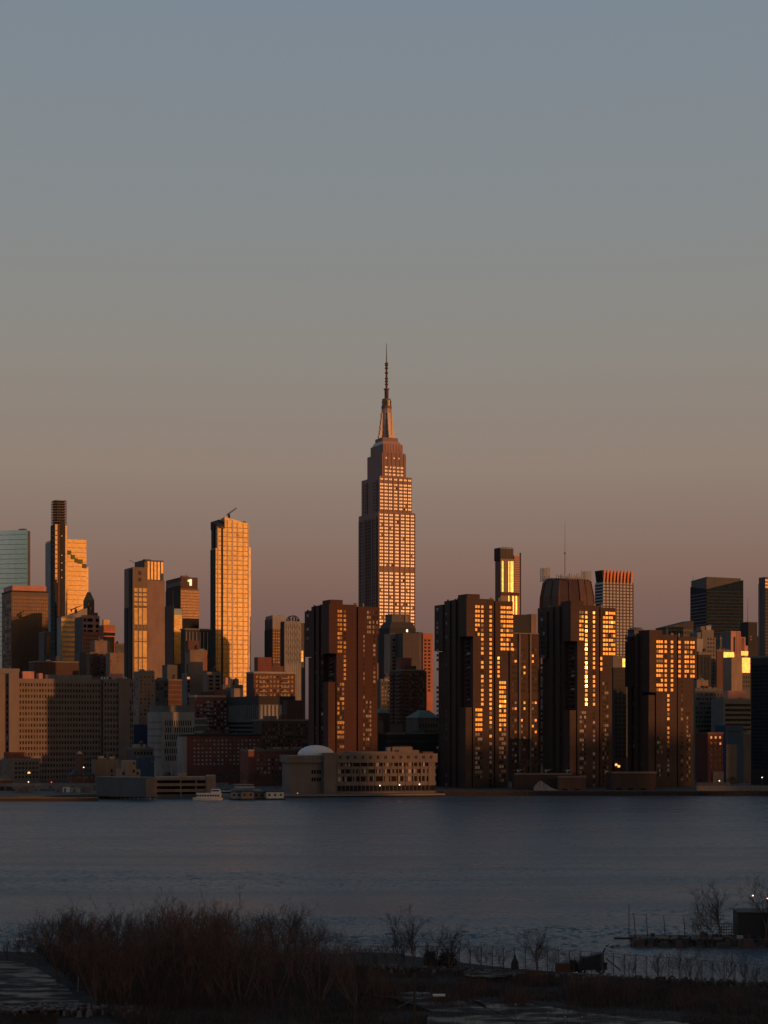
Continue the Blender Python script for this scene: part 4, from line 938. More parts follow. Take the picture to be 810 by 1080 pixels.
# ------------------------------------------------------------------ highway viaduct, shed, garage, boats
def viaduct():
    b = B('highway_viaduct', 'raised riverside highway on pillars crossing in front of the hospital', -12, 985, 4)
    x1 = b.u(240); z = b.z
    b.box(-20, x1, 0, 14, z(829)-GZ+GZ, z(827), 'concrete', 'deck'); b.box(-20, x1, -.3, .1, z(829.5), z(826.2), 'concrete', 'parapet')
    for k in range(22): b.box(-10+k*6.2, -9+k*6.2, 1, 2, -1, z(829), 'concrete', 'pillar'); 
    b.done()
viaduct()
def pier_shed():
    b = B('pier_shed', 'long plain blue grey pier shed standing over the water left of the parking garage', 154.5, 915, 62)
    z = b.z; D = b.v(101.5); b.box(0, b.u(163.5), 0, D, z(841), z(821), 'concrete', 'wall')
    b.box(-.3, -.02, .3, D-.3, z(840.5), z(821.6), 'navy_grey', 'side_cladding')
    b.box(-.4, b.u(163.5)+.4, -.4, D+.4, z(821.2), z(819.8), 'grey', 'roof'); 
    for k in range(12):
        for j in (0, 1): b.p('pile').cyl(1+j*6, D*(k+.5)/12, .35, .35, -4.8, z(840.9), 6, 'dark_wood')
    for k in range(4): b.box(b.u(156+k*1.8), b.u(156.8+k*1.8), -.2, .02, z(840), z(822), 'tan', 'rib')
    b.done()
wallm('navy_grey', (.075, .085, .105), rough=.6)
pier_shed()
def garage():
    b = B('parking_garage', 'open concrete parking garage with dark decks beside the white ferry', 163.8, 940, 8)
    z = b.z; U = b.u; x1 = U(218)
    for k, y in enumerate((820, 826.2, 832.4)):
        b.box(0, x1, 0, 26, z(y+3), z(y), 'tan', 'deck')
    b.box(0, x1, .6, 26, z(842), z(838), 'dark_grey', 'base'); b.box(.5, x1-.5, 9, 26, z(840), z(821), 'charcoal', 'inner_wall')
    for a in (164, 190, 206.3, 216.8): b.box(U(a), U(a)+.7, -.1, .7, z(842), z(819.6), 'tan', 'column')
    b.box(x1, U(227.5), -.5, 12, z(842), z(818), 'beige', 'stair_tower')
    for k in range(5): b.box(x1+.4+k*.9, x1+.75+k*.9, -.6, -.48, z(841), z(819), 'tan', 'rib')
    b.box(U(188, 2), U(197, 2), 2, 5, z(820.3), z(815.6), 'beige', 'roof_house')
    b.box(U(163, -3), U(200, -3), -5, 1, -3.2, z(842.5), 'rust', 'landing')
    b.done()
    for i, (a, h) in enumerate(((163, 14), (181, 13), (193.2, 17))):
        m = MB(); m.tube((0, 0, 0), (0, 0, h*.55), .14, .1, 'pale_grey', 5, True); m.tube((-1.6, 0, h*.55), (1.6, 0, h*.55), .12, .12, 'pale_grey', 4, True)
        o = m.build('lamp_pole', None, (xat(a, 958), 958, zat(820, 958)+1)); tag(o, ('street lamp pole at the left end of the garage roof', 'street lamp pole between the garage left end and its roof hut', 'tallest lamp pole, standing at the garage roof hut')[i], 'lamp pole', 'lamp poles behind the parking garage')
garage()
def hull(L, w, h, m):
    mb = MB(); pts = []
    for k in range(7):
        t = k/6; pts.append((-L/2+L*t, -w/2*(1-max(0, (t-.7)/.3)**2)))
    full = pts+[(x, -y) for x, y in reversed(pts[:-1])]
    low = [(x*.93, y*.8) for x, y in full]
    mb.poly8([(x, y, -.3) for x, y in low], [(x, y, h) for x, y in full], m); return mb
def ferry():
    Y = 912; o = empty('ferry', (xat(219.5, Y), Y, 0), R(-4)); tag(o, 'white passenger ferry with a row of dark windows moored by the garage', 'ferry')
    L = xat(236, Y)-xat(204, Y)
    h = hull(L, 5, 1.4, 'white_paint').build('hull', o); 
    c = MB(); c.box(-L*.36, L*.42, -2, 2, 1.3, 3.6, 'white_paint'); c.box(-L*.38, L*.44, -2.2, 2.2, 3.6, 3.8, 'white_paint'); c.build('cabin', o)
    for k in range(9):
        w = MB(); w.box(-.45, .45, -.05, .05, -.45, .45, 'window_dark'); w.build('window', o).location = (-L*.32+k*L*.085, -2.02, 2.5)
    c = MB(); c.box(L*.12, L*.4, -1.6, 1.6, 3.8, 5.9, 'white_paint'); c.build('wheelhouse', o); c = MB(); c.box(L*.14, L*.38, -1.66, -1.58, 4.7, 5.4, 'window_dark'); c.build('wheelhouse_window', o)
    c = MB(); c.tube((L*.2, 0, 5.9), (L*.2, 0, 8.2), .08, .05, 'steel', 5, True); c.build('mast', o)
ferry()
def boathouse(px, w, y_top, label, mat, Y=920, roof='roof_dark'):
    o = empty('floating_house', (xat(px, Y), Y, 0), R(6)); tag(o, label, 'boathouse')
    h = zat(y_top, Y)
    c = MB(); c.box(-w/2, w/2, -3, 4, .7, h*.8, mat); c.build('wall', o)
    c = MB(); c.prism([(-w/2-.4, -3.4), (w/2+.4, -3.4), (w/2+.4, 4.4), (-w/2-.4, 4.4)], h*.8, [h*.86]*4, roof); c.taper((-w/2-.3, w/2+.3, -3.3, 4.3), (-w/2+1, w/2-1, .2, .8), h*.86, h, roof); c.build('roof', o)
    c = MB(); c.box(-w/2-1, w/2+1, -4, 5, -.3, .75, 'dark_wood'); c.build('float', o)
    n = max(2, int(w/2.4))
    for k in range(n):
        c = MB(); c.box(-.5, .5, -.05, .05, -.55, .55, 'window_dark'); c.build('window', o).location = (-w/2+w*(k+.5)/n, -3.03, h*.5)
boathouse(252, 8, 833, 'small grey house on a float just right of the ferry', 'pale_grey')
boathouse(261, 6.5, 832.5, 'small cream house on a float beside the grey one', 'beige', 918)
boathouse(290, 9, 833, 'white low boathouse with dark windows, rightmost on the marina', 'white_paint', 922)
boathouse(273, 6, 834, 'grey shed on a float between the cream house and the white boathouse', 'grey', 925)
def yacht(px, Y, L, label, fly=True):
    o = empty('motor_yacht', (xat(px, Y), Y, 0), R(8)); tag(o, label, 'yacht')
    hull(L, 5.5, 2.2, 'pale_grey').build('hull', o)
    c = MB(); c.box(-L*.35, L*.25, -2.2, 2.2, 2.1, 4.2, 'pale_grey'); c.box(-L*.33, L*.2, -2.26, -2.2, 2.8, 3.6, 'dark_glass'); c.build('cabin', o)
    if fly:
        c = MB(); c.box(-L*.28, L*.12, -1.9, 1.9, 4.9, 6.2, 'pale_grey'); c.box(-L*.34, L*.22, -2.3, 2.3, 4.3, 4.55, 'pale_grey'); c.box(-L*.3, L*.1, -2, 2, 6.9, 7.15, 'pale_grey')
        for k in range(4): c.tube((-L*.28+k*L*.12, -1.8, 6.1), (-L*.28+k*L*.12, -1.8, 7), .08, .08, 'pale_grey', 4)
        c.build('flybridge', o)
    c = MB(); c.tube((-L*.1, 0, 6.5 if fly else 4), (-L*.04, 0, 10.5 if fly else 7.5), .1, .05, 'pale_grey', 5, True); c.build('mast', o)
yacht(262, 950, 27, 'large grey motor yacht with stacked upper decks behind the marina houses')
yacht(238, 935, 13, 'smaller grey motor boat with a mast just behind the ferry bow', False)
def plainbox(name, label, cat, px0, px1, yt, yb, Y, D, m, th=5, group=None, extra=None):
    o = empty(name, (xat(px0, Y), Y, 0), R(th)); tag(o, label, cat, group)
    w = (px1-px0)*Y/F; c = MB(); c.box(0, w, 0, D, max(zat(yb, Y), -.5), zat(yt, Y), m); c.build('wall', o)
    if extra: extra(o, w, zat(yt, Y), zat(yb, Y))
    return o
def pod(o, w, zt, zb):
    c = MB(); c.box(-.3, w+.3, -.4, .2, zt-.1, zt+.9, 'tan'); c.build('parapet', o)
    for k in range(int(w/7)):
        c = MB(); c.box(k*7+2, k*7+5, -.1, .05, zb+1.3, zb+3.2, 'dark_glass'); c.build('opening', o)
plainbox('podium', 'brown brick terrace podium between the second and third riverside towers', 'podium', 543, 603, 817, 838, 1000, 18, 'brick_brown', 1, None, pod)
plainbox('podium', 'brown brick terrace podium between the third and fourth riverside towers', 'podium', 646, 692, 815.5, 837, 992, 24, 'brick_brown', 1, None, pod)
plainbox('low_wall_building', 'long low brown wall building at the foot of the third riverside tower', 'building', 589, 618, 820, 838, 990, 8, 'brick_mid', 1, None, pod)
# sail canopies
def canopy(px, label):
    Y = 1003; o = empty('sail_canopy', (xat(px, Y), Y, zat(817, Y)), 0); tag(o, label, 'canopy', 'white sail canopies on the terrace')
    p = MB(); p.tube((0, 0, 0), (0, 0, 3.2), .15, .12, 'white_paint', 6, True); p.tube((-2.6, 0, 2.4), (2.6, 0, 2.4), .08, .08, 'white_paint', 4)
    p.build('post', o)
    c = MB()
    for s in (-1, 1):
        k = len(c.v); i = c.mi('white_paint')
        c.v += [(0, -1.5, 1.5), (0, 1.5, 1.5), (s*4.4, 0, 3.3), (s*1.6, -1.6, 2.7), (s*1.6, 1.6, 2.7), (0, -1.5, 1.65), (0, 1.5, 1.65), (s*4.4, 0, 3.45), (s*1.6, -1.6, 2.85), (s*1.6, 1.6, 2.85)]
        for f in ((0, 1, 4, 3), (3, 4, 2), (5, 6, 9, 8), (8, 9, 7)): c.f.append(tuple(k+q for q in f)); c.m.append(i)
    c.build('sail', o)
canopy(546, 'leftmost white winged canopy on the brick terrace'); canopy(575.5, 'middle white winged canopy on the brick terrace'); canopy(598, 'rightmost white winged canopy on the brick terrace')
def heap():
    r = random.Random(3); c = MB(); nx, ny = 26, 8; w = xat(589, 985)-xat(563, 985)
    for j in range(ny+1):
        for i in range(nx+1):
            t = i/nx; s = j/ny; h = 5.2*math.exp(-((t-.28)/.25)**2)*math.sin(math.pi*s)**.7+1.6*math.exp(-((t-.65)/.25)**2)*math.sin(math.pi*s)
            c.v.append((w*t, 8*s, h*r.uniform(.75, 1.15)))
    for j in range(ny):
        for i in range(nx):
            a = j*(nx+1)+i; c.f.append((a, a+1, a+nx+2, a+nx+1)); c.m.append(c.mi('rubble'))
    tag(c.build('rubble_heap', None, (xat(563, 985), 985, GZ)), 'pale heap of rubble at the foot of the brick terrace', 'heap')
heap()
# harbour wall ramp on the right
plainbox('promenade_wall', 'pale concrete promenade wall sloping along the right waterfront', 'wall', 735, 815, 829, 840, 978, 3, 'concrete', 0)
plainbox('promenade_wall', 'upper pale roadside wall below the red brick house', 'wall', 735, 770, 825.5, 829, 1000, 2, 'tan', 0)
# piles along the quay
pl = MB()
for k in range(240):
    px = 468+k*1.45; Y = 976+(px-468)*-.02; pl.cyl(xat(px, Y), Y, .3, .3, -.5, 2.2+rnd.random()*.5, 6, 'dark_wood')
pl.box(xat(466, 976), xat(816, 972), 976.6, 978, 1.7, 2.35, 'dark_wood')
tag(pl.build('quay_fender'), 'dark timber fender of closely set piles along the quay below the riverside towers', 'fender')
# shore trees, dark
def shoretree(px, Y, h, w, label, ground=GZ):
    o = empty('shore_tree', (xat(px, Y), Y, ground)); tag(o, label, 'tree', 'dark trees along the far shore')
    t = MB(); t.tube((0, 0, 0), (0, 0, h*.5), .25, .15, 'bark', 5); t.build('trunk', o)
    c = MB(); r = random.Random(int(px*13))
    for k in range(420):
        a = r.random()*6.28; e = r.uniform(-.6, 1.5); q = r.random()**.4
        p = Vector((w/2*q*math.cos(a)*math.cos(e), w/2*q*math.sin(a)*math.cos(e), h*.6+h*.4*q*math.sin(e)))
        d = Vector((r.gauss(0, 1), r.gauss(0, 1), r.gauss(0, 1))).normalized()*.5; e2 = d.orthogonal()
        k0 = len(c.v); c.v += [tuple(p), tuple(p+d), tuple(p+e2*.8)]; c.f.append((k0, k0+1, k0+2)); c.m.append(c.mi('twig_dark'))
    for k in range(7):
        a = k*.9; c.tube((0, 0, h*.4), (w*.4*math.cos(a), w*.4*math.sin(a), h*(.7+.2*(k % 2))), .1, .03, 'bark', 3)
    c.build('crown', o)
names = ['in front of the long red brick block, left end', 'beside the striped clinic, above the garage', 'behind the garage stair tower', 'behind the yacht at the marina', 'right of the marina before the low red brick block', 'left of the white dome',
         'at the foot of the red brick house by the right shore', 'below the blue netting on the right shore', 'right of the leftmost terrace canopy', 'above the middle terrace canopy', 'left of the beige waterfront building', 'beside the pier shed roof']
for (px, Y, h, w, gz), nmx in zip(((200, 1035, 8, 9, GZ), (178, 1040, 9, 9, GZ), (232, 1020, 10, 10, GZ), (248, 1010, 11, 11, GZ), (270, 1015, 10, 12, GZ), (292, 1010, 9, 10, GZ), (740, 1010, 7, 8, GZ), (772, 1010, 7, 9, GZ), (553, 1040, 8, 9, 11), (566, 1045, 10, 11, 11), (118, 1030, 5, 6, GZ), (166, 1030, 7, 7, GZ)), names):
    shoretree(px, Y, h, w, 'dark bushy tree '+nmx, gz)
# ------------------------------------------------------------------ ground, quay, water
def sheet(name, pts, z0, z1, m, kind='structure'):
    c = MB(); c.prism(pts, z0, z1, m); return tag(c.build(name), kind=kind)
def groundm():
    m, t, b = nt('city_ground'); b.inputs['Base Color'].default_value = (.06, .058, .056, 1); b.inputs['Roughness'].default_value = .9; MATS['city_ground'] = m
    m, t, b = nt('soil'); L = t.links.new; g = N(t, 'ShaderNodeNewGeometry')
    n = N(t, 'ShaderNodeTexNoise'); n.inputs['Scale'].default_value = .13; n.inputs['Detail'].default_value = 8; n.inputs['Roughness'].default_value = .65; L(g.outputs['Position'], n.inputs['Vector'])
    r = N(t, 'ShaderNodeValToRGB'); e = r.color_ramp.elements; e[0].position = .36; e[0].color = (.008, .006, .006, 1); e[1].position = .62; e[1].color = (.016, .011, .009, 1)
    x = e.new(.72); x.color = (.035, .03, .028, 1); L(n.outputs['Fac'], r.inputs[0]); L(r.outputs[0], b.inputs['Base Color']); b.inputs['Roughness'].default_value = .95
    n2 = N(t, 'ShaderNodeTexNoise'); n2.inputs['Scale'].default_value = 1.2; n2.inputs['Detail'].default_value = 6; L(g.outputs['Position'], n2.inputs['Vector'])
    bp = N(t, 'ShaderNodeBump'); bp.inputs['Distance'].default_value = .5; L(n2.outputs['Fac'], bp.inputs['Height']); L(bp.outputs[0], b.inputs['Normal']); MATS['soil'] = m
    m, t, b = nt('wet_asphalt'); L = t.links.new; g = N(t, 'ShaderNodeNewGeometry')
    mp = N(t, 'ShaderNodeMapping'); mp.inputs['Scale'].default_value = (.10, .22, 1); L(g.outputs['Position'], mp.inputs['Vector'])
    n = N(t, 'ShaderNodeTexNoise'); n.inputs['Scale'].default_value = 1.6; n.inputs['Detail'].default_value = 9; n.inputs['Roughness'].default_value = .6; L(mp.outputs[0], n.inputs['Vector'])
    r = N(t, 'ShaderNodeValToRGB'); e = r.color_ramp.elements; e[0].position = .42; e[0].color = (.35, .35, .35, 1); e[1].position = .58; e[1].color = (.9, .9, .9, 1); L(n.outputs['Fac'], r.inputs[0]); L(r.outputs[0], b.inputs['Roughness'])
    r2 = N(t, 'ShaderNodeValToRGB'); e = r2.color_ramp.elements; e[0].position = .4; e[0].color = (.008, .009, .010, 1); e[1].position = .7; e[1].color = (.028, .027, .026, 1); L(n.outputs['Fac'], r2.inputs[0]); L(r2.outputs[0], b.inputs['Base Color'])
    b.inputs['IOR'].default_value = 1.22; MATS['wet_asphalt'] = m
    m, t, b = nt('water'); L = t.links.new; g = N(t, 'ShaderNodeNewGeometry')
    def noise(sx, sy, sc, det, rg=.55):
        mp = N(t, 'ShaderNodeMapping'); mp.inputs['Scale'].default_value = (sx, sy, 1); mp.inputs['Rotation'].default_value = (0, 0, R(12)); L(g.outputs['Position'], mp.inputs['Vector'])
        n = N(t, 'ShaderNodeTexNoise'); n.inputs['Scale'].default_value = sc; n.inputs['Detail'].default_value = det; n.inputs['Roughness'].default_value = rg; L(mp.outputs[0], n.inputs['Vector']); return n
    c = noise(1, 1.4, .9, 3)
    b2 = N(t, 'ShaderNodeBump'); b2.inputs['Distance'].default_value = .6; L(c.outputs['Fac'], b2.inputs['Height']); L(b2.outputs[0], b.inputs['Normal'])
    b.inputs['Base Color'].default_value = (.066, .096, .118, 1); b.inputs['IOR'].default_value = 1.33; MATS['water'] = m
    pn = noise(.16, 1.0, .045, 5, .5); pr = N(t, 'ShaderNodeMapRange'); pr.inputs[1].default_value = .40; pr.inputs[2].default_value = .62; pr.inputs[3].default_value = .24; pr.inputs[4].default_value = .38; L(pn.outputs['Fac'], pr.inputs[0]); L(pr.outputs[0], b.inputs['Roughness'])

groundm()
sheet('city_ground', [(-240, 905), (xat(30, 905)-130, 905), (xat(30, 930), 905), (xat(160, 955), 948), (xat(300, 985), 985), (xat(466, 978), 978), (xat(816, 978), 978), (2600, 978), (14000, 14000), (-14000, 14000), (-2600, 905)], -3, GZ, 'city_ground')
c = MB(); c.box(xat(-60, 905), xat(104, 905), 901, 905, -2, 1.5, 'dark_wood'); c.box(xat(-60, 905), xat(104, 905), 900.6, 905, 1.5, 1.8, 'grey'); tag(c.build('quay_edge'), kind='structure')
def river():
    import numpy as np
    ys = [214.0]
    while ys[-1] < 1010: ys.append(ys[-1]+.55+max(0, ys[-1]-300)*.0016)
    ys = np.array(ys); ss = np.linspace(-.36, .36, 620)
    Yg, Sg = np.meshgrid(ys, ss, indexing='ij'); Xg = Sg*Yg*1.0
    rg = np.random.RandomState(3); Z = np.zeros_like(Xg)
    for k in range(46):
        lam = .85*(3.0/.85)**rg.rand(); th = rg.normal(.15, .42)-math.pi/2; kx, ky = math.cos(th)*2*math.pi/lam, math.sin(th)*2*math.pi/lam
        Z += (lam**.9)*.0062*np.sin(kx*Xg+ky*Yg+rg.rand()*6.283+.8*np.sin(Xg*.031*rg.rand()+Yg*.043*rg.rand()+k))
    pt = np.zeros_like(Xg)
    for k in range(14):
        lam = 25*(200/25)**rg.rand(); pt += np.sin(2*math.pi*(Xg*.35*rg.normal()+Yg*(.6+.5*rg.rand()))/lam+rg.rand()*6.283)
    am = np.clip(.85+.17*pt, .25, 1.5); am *= np.clip((Yg-250)/70, .12, 1)   # calmer in the lee of the bank
    Z *= am*WAVE*(300/np.maximum(Yg, 300))**1.3
    co = np.stack([Xg, Yg, Z], -1).reshape(-1, 3); ny, nx = Xg.shape
    i = np.arange((ny-1)*nx).reshape(ny-1, nx)[:, :-1].ravel(); f = np.stack([i, i+1, i+nx+1, i+nx], 1)
    me = bpy.data.meshes.new('water'); me.vertices.add(len(co)); me.vertices.foreach_set('co', co.ravel().astype('f4'))
    me.loops.add(f.size); me.loops.foreach_set('vertex_index', f.ravel().astype('i4')); me.polygons.add(len(f))
    me.polygons.foreach_set('loop_start', (np.arange(len(f))*4).astype('i4')); me.update(calc_edges=True); me.validate()
    me.polygons.foreach_set('use_smooth', [True]*len(me.polygons)); me.materials.append(MATS['water'])
    o = bpy.data.objects.new('water', me); COL.objects.link(o); tag(o, kind='structure')
    w = MB(); w.v = [(-9000, 100, -.75), (9000, 100, -.75), (9000, 1400, -.75), (-9000, 1400, -.75)]; w.f = [(0, 1, 2, 3)]; w.m = [w.mi('water')]
    tag(w.build('water'), kind='structure')
WAVE = 1.45
river()
# quay debris line and people-scale clutter on the far left shore
for i, (px, y, m, lb) in enumerate(((35, 815, 'orange_lamp', 'orange light glowing on a pole in front of the hospital'), (92, 809, 'warm_lamp', 'white light on a pole right of the hospital chimney house'), (58.5, 824.5, 'red_lamp', 'pink red light above the highway deck'), (34.5, 824.2, 'warm_lamp', 'white light at the left part of the highway deck'), (315, 838.2, 'orange_lamp_soft', 'dull orange lamp on the river platform left of the school'), (799, 819.5, 'warm_lamp', 'white street light on the far right shore'), (754.5, 823, 'warm_lamp', 'small white light on the promenade below the red brick house'), (804, 946, 'warm_lamp', ''))):
    Y = 1005 if i not in (4, 7) else (940 if i == 4 else 420)
    if i == 7: continue
    z = zat(y, Y); o = empty('shore_lamp', (xat(px, Y), Y-12, GZ)); tag(o, lb, 'lamp', 'lamps along the far shore')
    p = MB(); p.tube((0, 0, -2 if i == 4 else 0), (0, 0, max(z-GZ, .5)), .1, .08, 'steel', 5); p.build('pole', o)
    s = MB(); s.dome(0, 0, .36 if i != 0 else .8, .36, max(z-GZ, .5)-.1, .5 if i != 0 else 1.0, m, 8, 3); s.build('lamp_head', o)

for i, (px, w, h, m, lb) in enumerate(((58, 5, 2.6, 'grey', 'grey storage container under the highway, leftmost'), (66, 4, 3, 'white_paint', 'white storage container under the highway, second from the left'), (75, 5, 2.4, 'pale', 'pale storage container under the highway, third from the left'), (87, 4.5, 2.8, 'dark_grey', 'dark storage container under the highway, rightmost'), (16, 9, 3, 'tan', 'low tan quayside hut at the far left'), (24, 6, 3.6, 'grey', 'low grey quayside hut next to the tan one'))):
    Y = 955; o = empty('storage_container' if i < 4 else 'quay_hut', (xat(px, Y), Y, GZ), R(4)); tag(o, lb, 'container' if i < 4 else 'hut')
    c = MB(); c.box(0, w, 0, 2.6, 0, h, m); c.build('wall', o); c = MB(); c.box(w*.2, w*.45, -.08, .02, .1, h*.75, 'dark_grey'); c.build('door', o); c = MB(); c.box(-.15, w+.15, -.2, 2.8, h, h+.2, 'steel'); c.build('roof', o)
# ------------------------------------------------------------------ near shore
def shore_y(x):
    k = [(-400, 300), (-75, 288), (-55, 284), (0, 284), (20, 266), (45, 252), (60, 246), (110, 232), (500, 225)]
    for (a, b_), (c_, d) in zip(k, k[1:]):
        if a <= x <= c_: return b_+(d-b_)*(x-a)/(c_-a)
    return 290
def near_land():
    c = MB(); i = c.mi('soil'); nx, ny = 150, 60; r = random.Random(5)
    xs = [-400+(900*(k/nx)) for k in range(nx+1)]
    for j in range(ny+1):
        for k, x in enumerate(xs):
            sy = shore_y(x); t = j/ny; y = -350+(sy+350)*t if False else (sy-(sy-120)*(1-t) if j > 0 else -500)
            h = 2+.35*math.sin(x*.21+y*.13)*math.sin(y*.31)+r.uniform(-.12, .12)
            if j == ny: h = -.6
            elif j == ny-1: h = 1.7
            c.v.append((x, y+(r.uniform(-1.2, 1.2) if j == ny else 0), h))
    for j in range(ny):
        for k in range(nx):
            a = j*(nx+1)+k; c.f.append((a, a+1, a+nx+2, a+nx+1)); c.m.append(i)
    tag(c.build('near_ground'), kind='structure')
near_land()
def patch(name, pix, m, z=2.42, lift=.1):
    r = random.Random(len(pix)+int(pix[0][0])); P = []
    for (a, b_), (c_, d) in zip(pix, pix[1:]+pix[:1]):
        n = max(2, int(abs(c_-a)/5))
        for k in range(n):
            t = k/n; P.append((a+(c_-a)*t+r.gauss(0, 1.1)*(k > 0), b_+(d-b_)*t+r.gauss(0, .55)*(k > 0)))
    pts = [gp(px, py, z) for px, py in P]; return sheet(name, pts, z-lift*3, z, m)
patch('lot_pavement', [(-40, 1012), (22, 1014), (45, 1024), (70, 1040), (88, 1062), (60, 1066), (-40, 1066)][::-1], 'wet_asphalt')
patch('path', [(496, 1023), (556, 1022), (566, 1026), (520, 1031), (490, 1029)][::-1], 'wet_asphalt')
patch('path', [(380, 1048), (440, 1046), (470, 1050), (520, 1066), (560, 1084), (450, 1084), (455, 1066), (420, 1054)][::-1], 'wet_asphalt')
patch('road', [(500, 1055), (560, 1058), (620, 1068), (700, 1076), (760, 1084), (560, 1084), (520, 1066)][::-1], 'wet_asphalt', 2.46)

# bare shrubs and trees
def shrub_proto(seed, stems, h, spread, thick=.07, lv=4, kids=(4, 4, 3), lean=.5, mat='twig'):
    r = random.Random(seed); tr = MB(); cr = MB()
    def grow(p, d, L, rad, level):
        n = 4 if level < 2 else 3; q = p; pts = [q]; dd = d.copy()
        for k in range(n):
            dd = (dd+Vector((r.gauss(0, .19), r.gauss(0, .19), r.gauss(.07, .10)))).normalized(); nq = q+dd*(L/n)
            ra = rad*(1-.75*k/n); rb = rad*(1-.75*(k+1)/n)
            (tr if level == 0 else cr).tube(q, nq, ra, rb, 'bark' if level == 0 else mat, 4 if level < 1 else 3)
            q = nq; pts.append(q)
            if level < lv-1 and (k > 0 or level > 0):
                for _ in range(kids[min(level, len(kids)-1)]):
                    if r.random() < .75:
                        a = r.random()*6.283; o = dd.orthogonal().normalized(); o2 = dd.cross(o)
                        nd = (dd*r.uniform(.6, 1.1)+(o*math.cos(a)+o2*math.sin(a))*r.uniform(.4, .95)+Vector((0, 0, .25))).normalized()
                        grow(q-dd*(L/n)*r.random(), nd, L*r.uniform(.34, .6), max(rb*.6, .028), level+1)
    for s in range(stems):
        a = 6.283*s/stems+r.uniform(-.4, .4); l = r.uniform(.1, 1)*lean
        grow(Vector((.25*spread*math.cos(a)*r.random(), .25*spread*math.sin(a)*r.random(), -.3)), Vector((l*math.cos(a), l*math.sin(a), 1)).normalized(), h*r.uniform(.72, .95), thick*r.uniform(.8, 1.2), 0)
    return tr.mesh('shrub_trunk'), cr.mesh('shrub_crown')
PROTO = [shrub_proto(11, 7, 10, 3, .10, kids=(3, 1, 1), lean=.8), shrub_proto(12, 7, 10, 4, .09, kids=(3, 1, 1), lean=1.1), shrub_proto(13, 6, 10, 2.5, .12, kids=(3, 2, 1), lean=.65), shrub_proto(14, 7, 10, 4, .09, kids=(2, 2, 1), lean=1.0, mat='twig_dark'),
         shrub_proto(15, 3, 10, 1, .20, kids=(4, 2, 2), lean=.55, mat='twig_dark'), shrub_proto(16, 6, 10, 2, .10, lv=4, kids=(2, 2, 1), lean=.9, mat='twig_dark'), shrub_proto(17, 2, 10, 1, .22, kids=(4, 3, 2), lean=.5, mat='twig_dark')]
def place_shrub(px, ybase, ytop, proto, label, group, z=2.0, name='bare_shrub', xs=1.0, cat='shrub'):
    x, y = gp(px, ybase, z); h = zat(ytop, y)-z
    o = empty(name, (x, y, z), rnd.random()*6.28); s = h/9.6; o.scale = (s*xs, s*xs, s); tag(o, label, cat, group)
    for nm, me in zip(('trunk', 'crown'), PROTO[proto]):
        q = bpy.data.objects.new(nm, me); COL.objects.link(q); q.parent = o
def prof(px):
    k = [(15, 1002), (25, 985), (45, 972), (70, 966), (95, 968), (120, 966), (150, 966), (170, 961), (200, 957), (215, 961), (240, 958), (265, 966), (300, 962), (320, 962), (340, 975), (365, 985), (380, 996)]
    for (a, b_), (c_, d) in zip(k, k[1:]):
        if a <= px <= c_: return b_+(d-b_)*(px-a)/(c_-a)
    return 990
where_x = ['at the left end of the thicket', 'left of the thicket middle', 'in the thicket middle', 'right of the thicket middle', 'at the right end of the thicket']
where_y = ['on the water side', 'in the second row', 'in the third row', 'in the front row']
r4 = random.Random(21)
lab = {}
sd = ['tall', 'broad', 'leaning', 'ragged', 'narrow', 'sparse', 'wispy', 'low']
for row, (yb, step, dy) in enumerate(((1003, 13, 0), (1017, 20, 5), (1036, 26, 11), (1060, 28, 20))):
    px = (24, 30, 62, 100)[row]
    while px < (372, 366, 372, 380)[row]:
        P = px+r4.uniform(-4, 4); zone = min(4, int((P-20)/70))
        pr = r4.choice((0, 1, 2)) if (row > 1 or 150 < P < 240) else r4.choice((6, 3, 3, 4))
        lb = ('reddish' if pr < 3 else 'dark')+' bare shrub '+where_y[row]+' '+where_x[zone]
        lab[lb] = lab.get(lb, 0)+1; nth = lab[lb]
        lb = sd[(nth-1) % 8]+' '+lb
        place_shrub(P, yb+r4.uniform(-2, 2), prof(P)+dy*(.6+.8*r4.random())+r4.uniform(-3, 6), pr, lb, None)
        px += step*r4.uniform(.8, 1.2)*(1.7 if P > 255 else 1)
fl = [(405, 1018, 990, 5, 'leftmost thin bare shrub along the waterfront fence'), (422, 1020, 982, 5, 'thin bare shrub left of the broad dark tree by the fence'), (434, 1021, 970, 4, 'broad dark bare tree by the fence near the middle'), (455, 1021, 985, 5, 'small bare shrub just right of the broad dark tree'),
      (474, 1021, 984, 4, 'low spreading bare tree beside the dark evergreen bushes'), (513, 1022, 994, 3, 'round bare bush right of the evergreen bushes'), (529, 1022, 1000, 5, 'low bare bush next to the draped post'), (566, 1025, 987, 4, 'bare tree right of the draped post'), (583, 1026, 998, 5, 'small bare tree left of the broken machine'),
      (604, 1027, 1002, 5, 'thin bare shrub behind the broken machine'), (665, 1032, 1008, 5, 'low scrub on the fence right of the broken machine'), (702, 1036, 1003, 3, 'bushy bare shrub below the jetty'), (721, 1037, 996, 5, 'two stemmed leaning bare tree below the jetty'), (735, 1040, 1014, 1, 'low reddish bare shrub between the leaning tree and the fan shaped one'),
      (764, 1040, 1001, 5, 'fan shaped bare tree at the right shore'), (789, 1042, 1006, 5, 'bare tree right of the fan shaped one'), (806, 1046, 1020, 3, 'low bare shrub at the right picture edge'), (8, 1012, 992, 5, 'thin bare shrub at the left picture edge')]
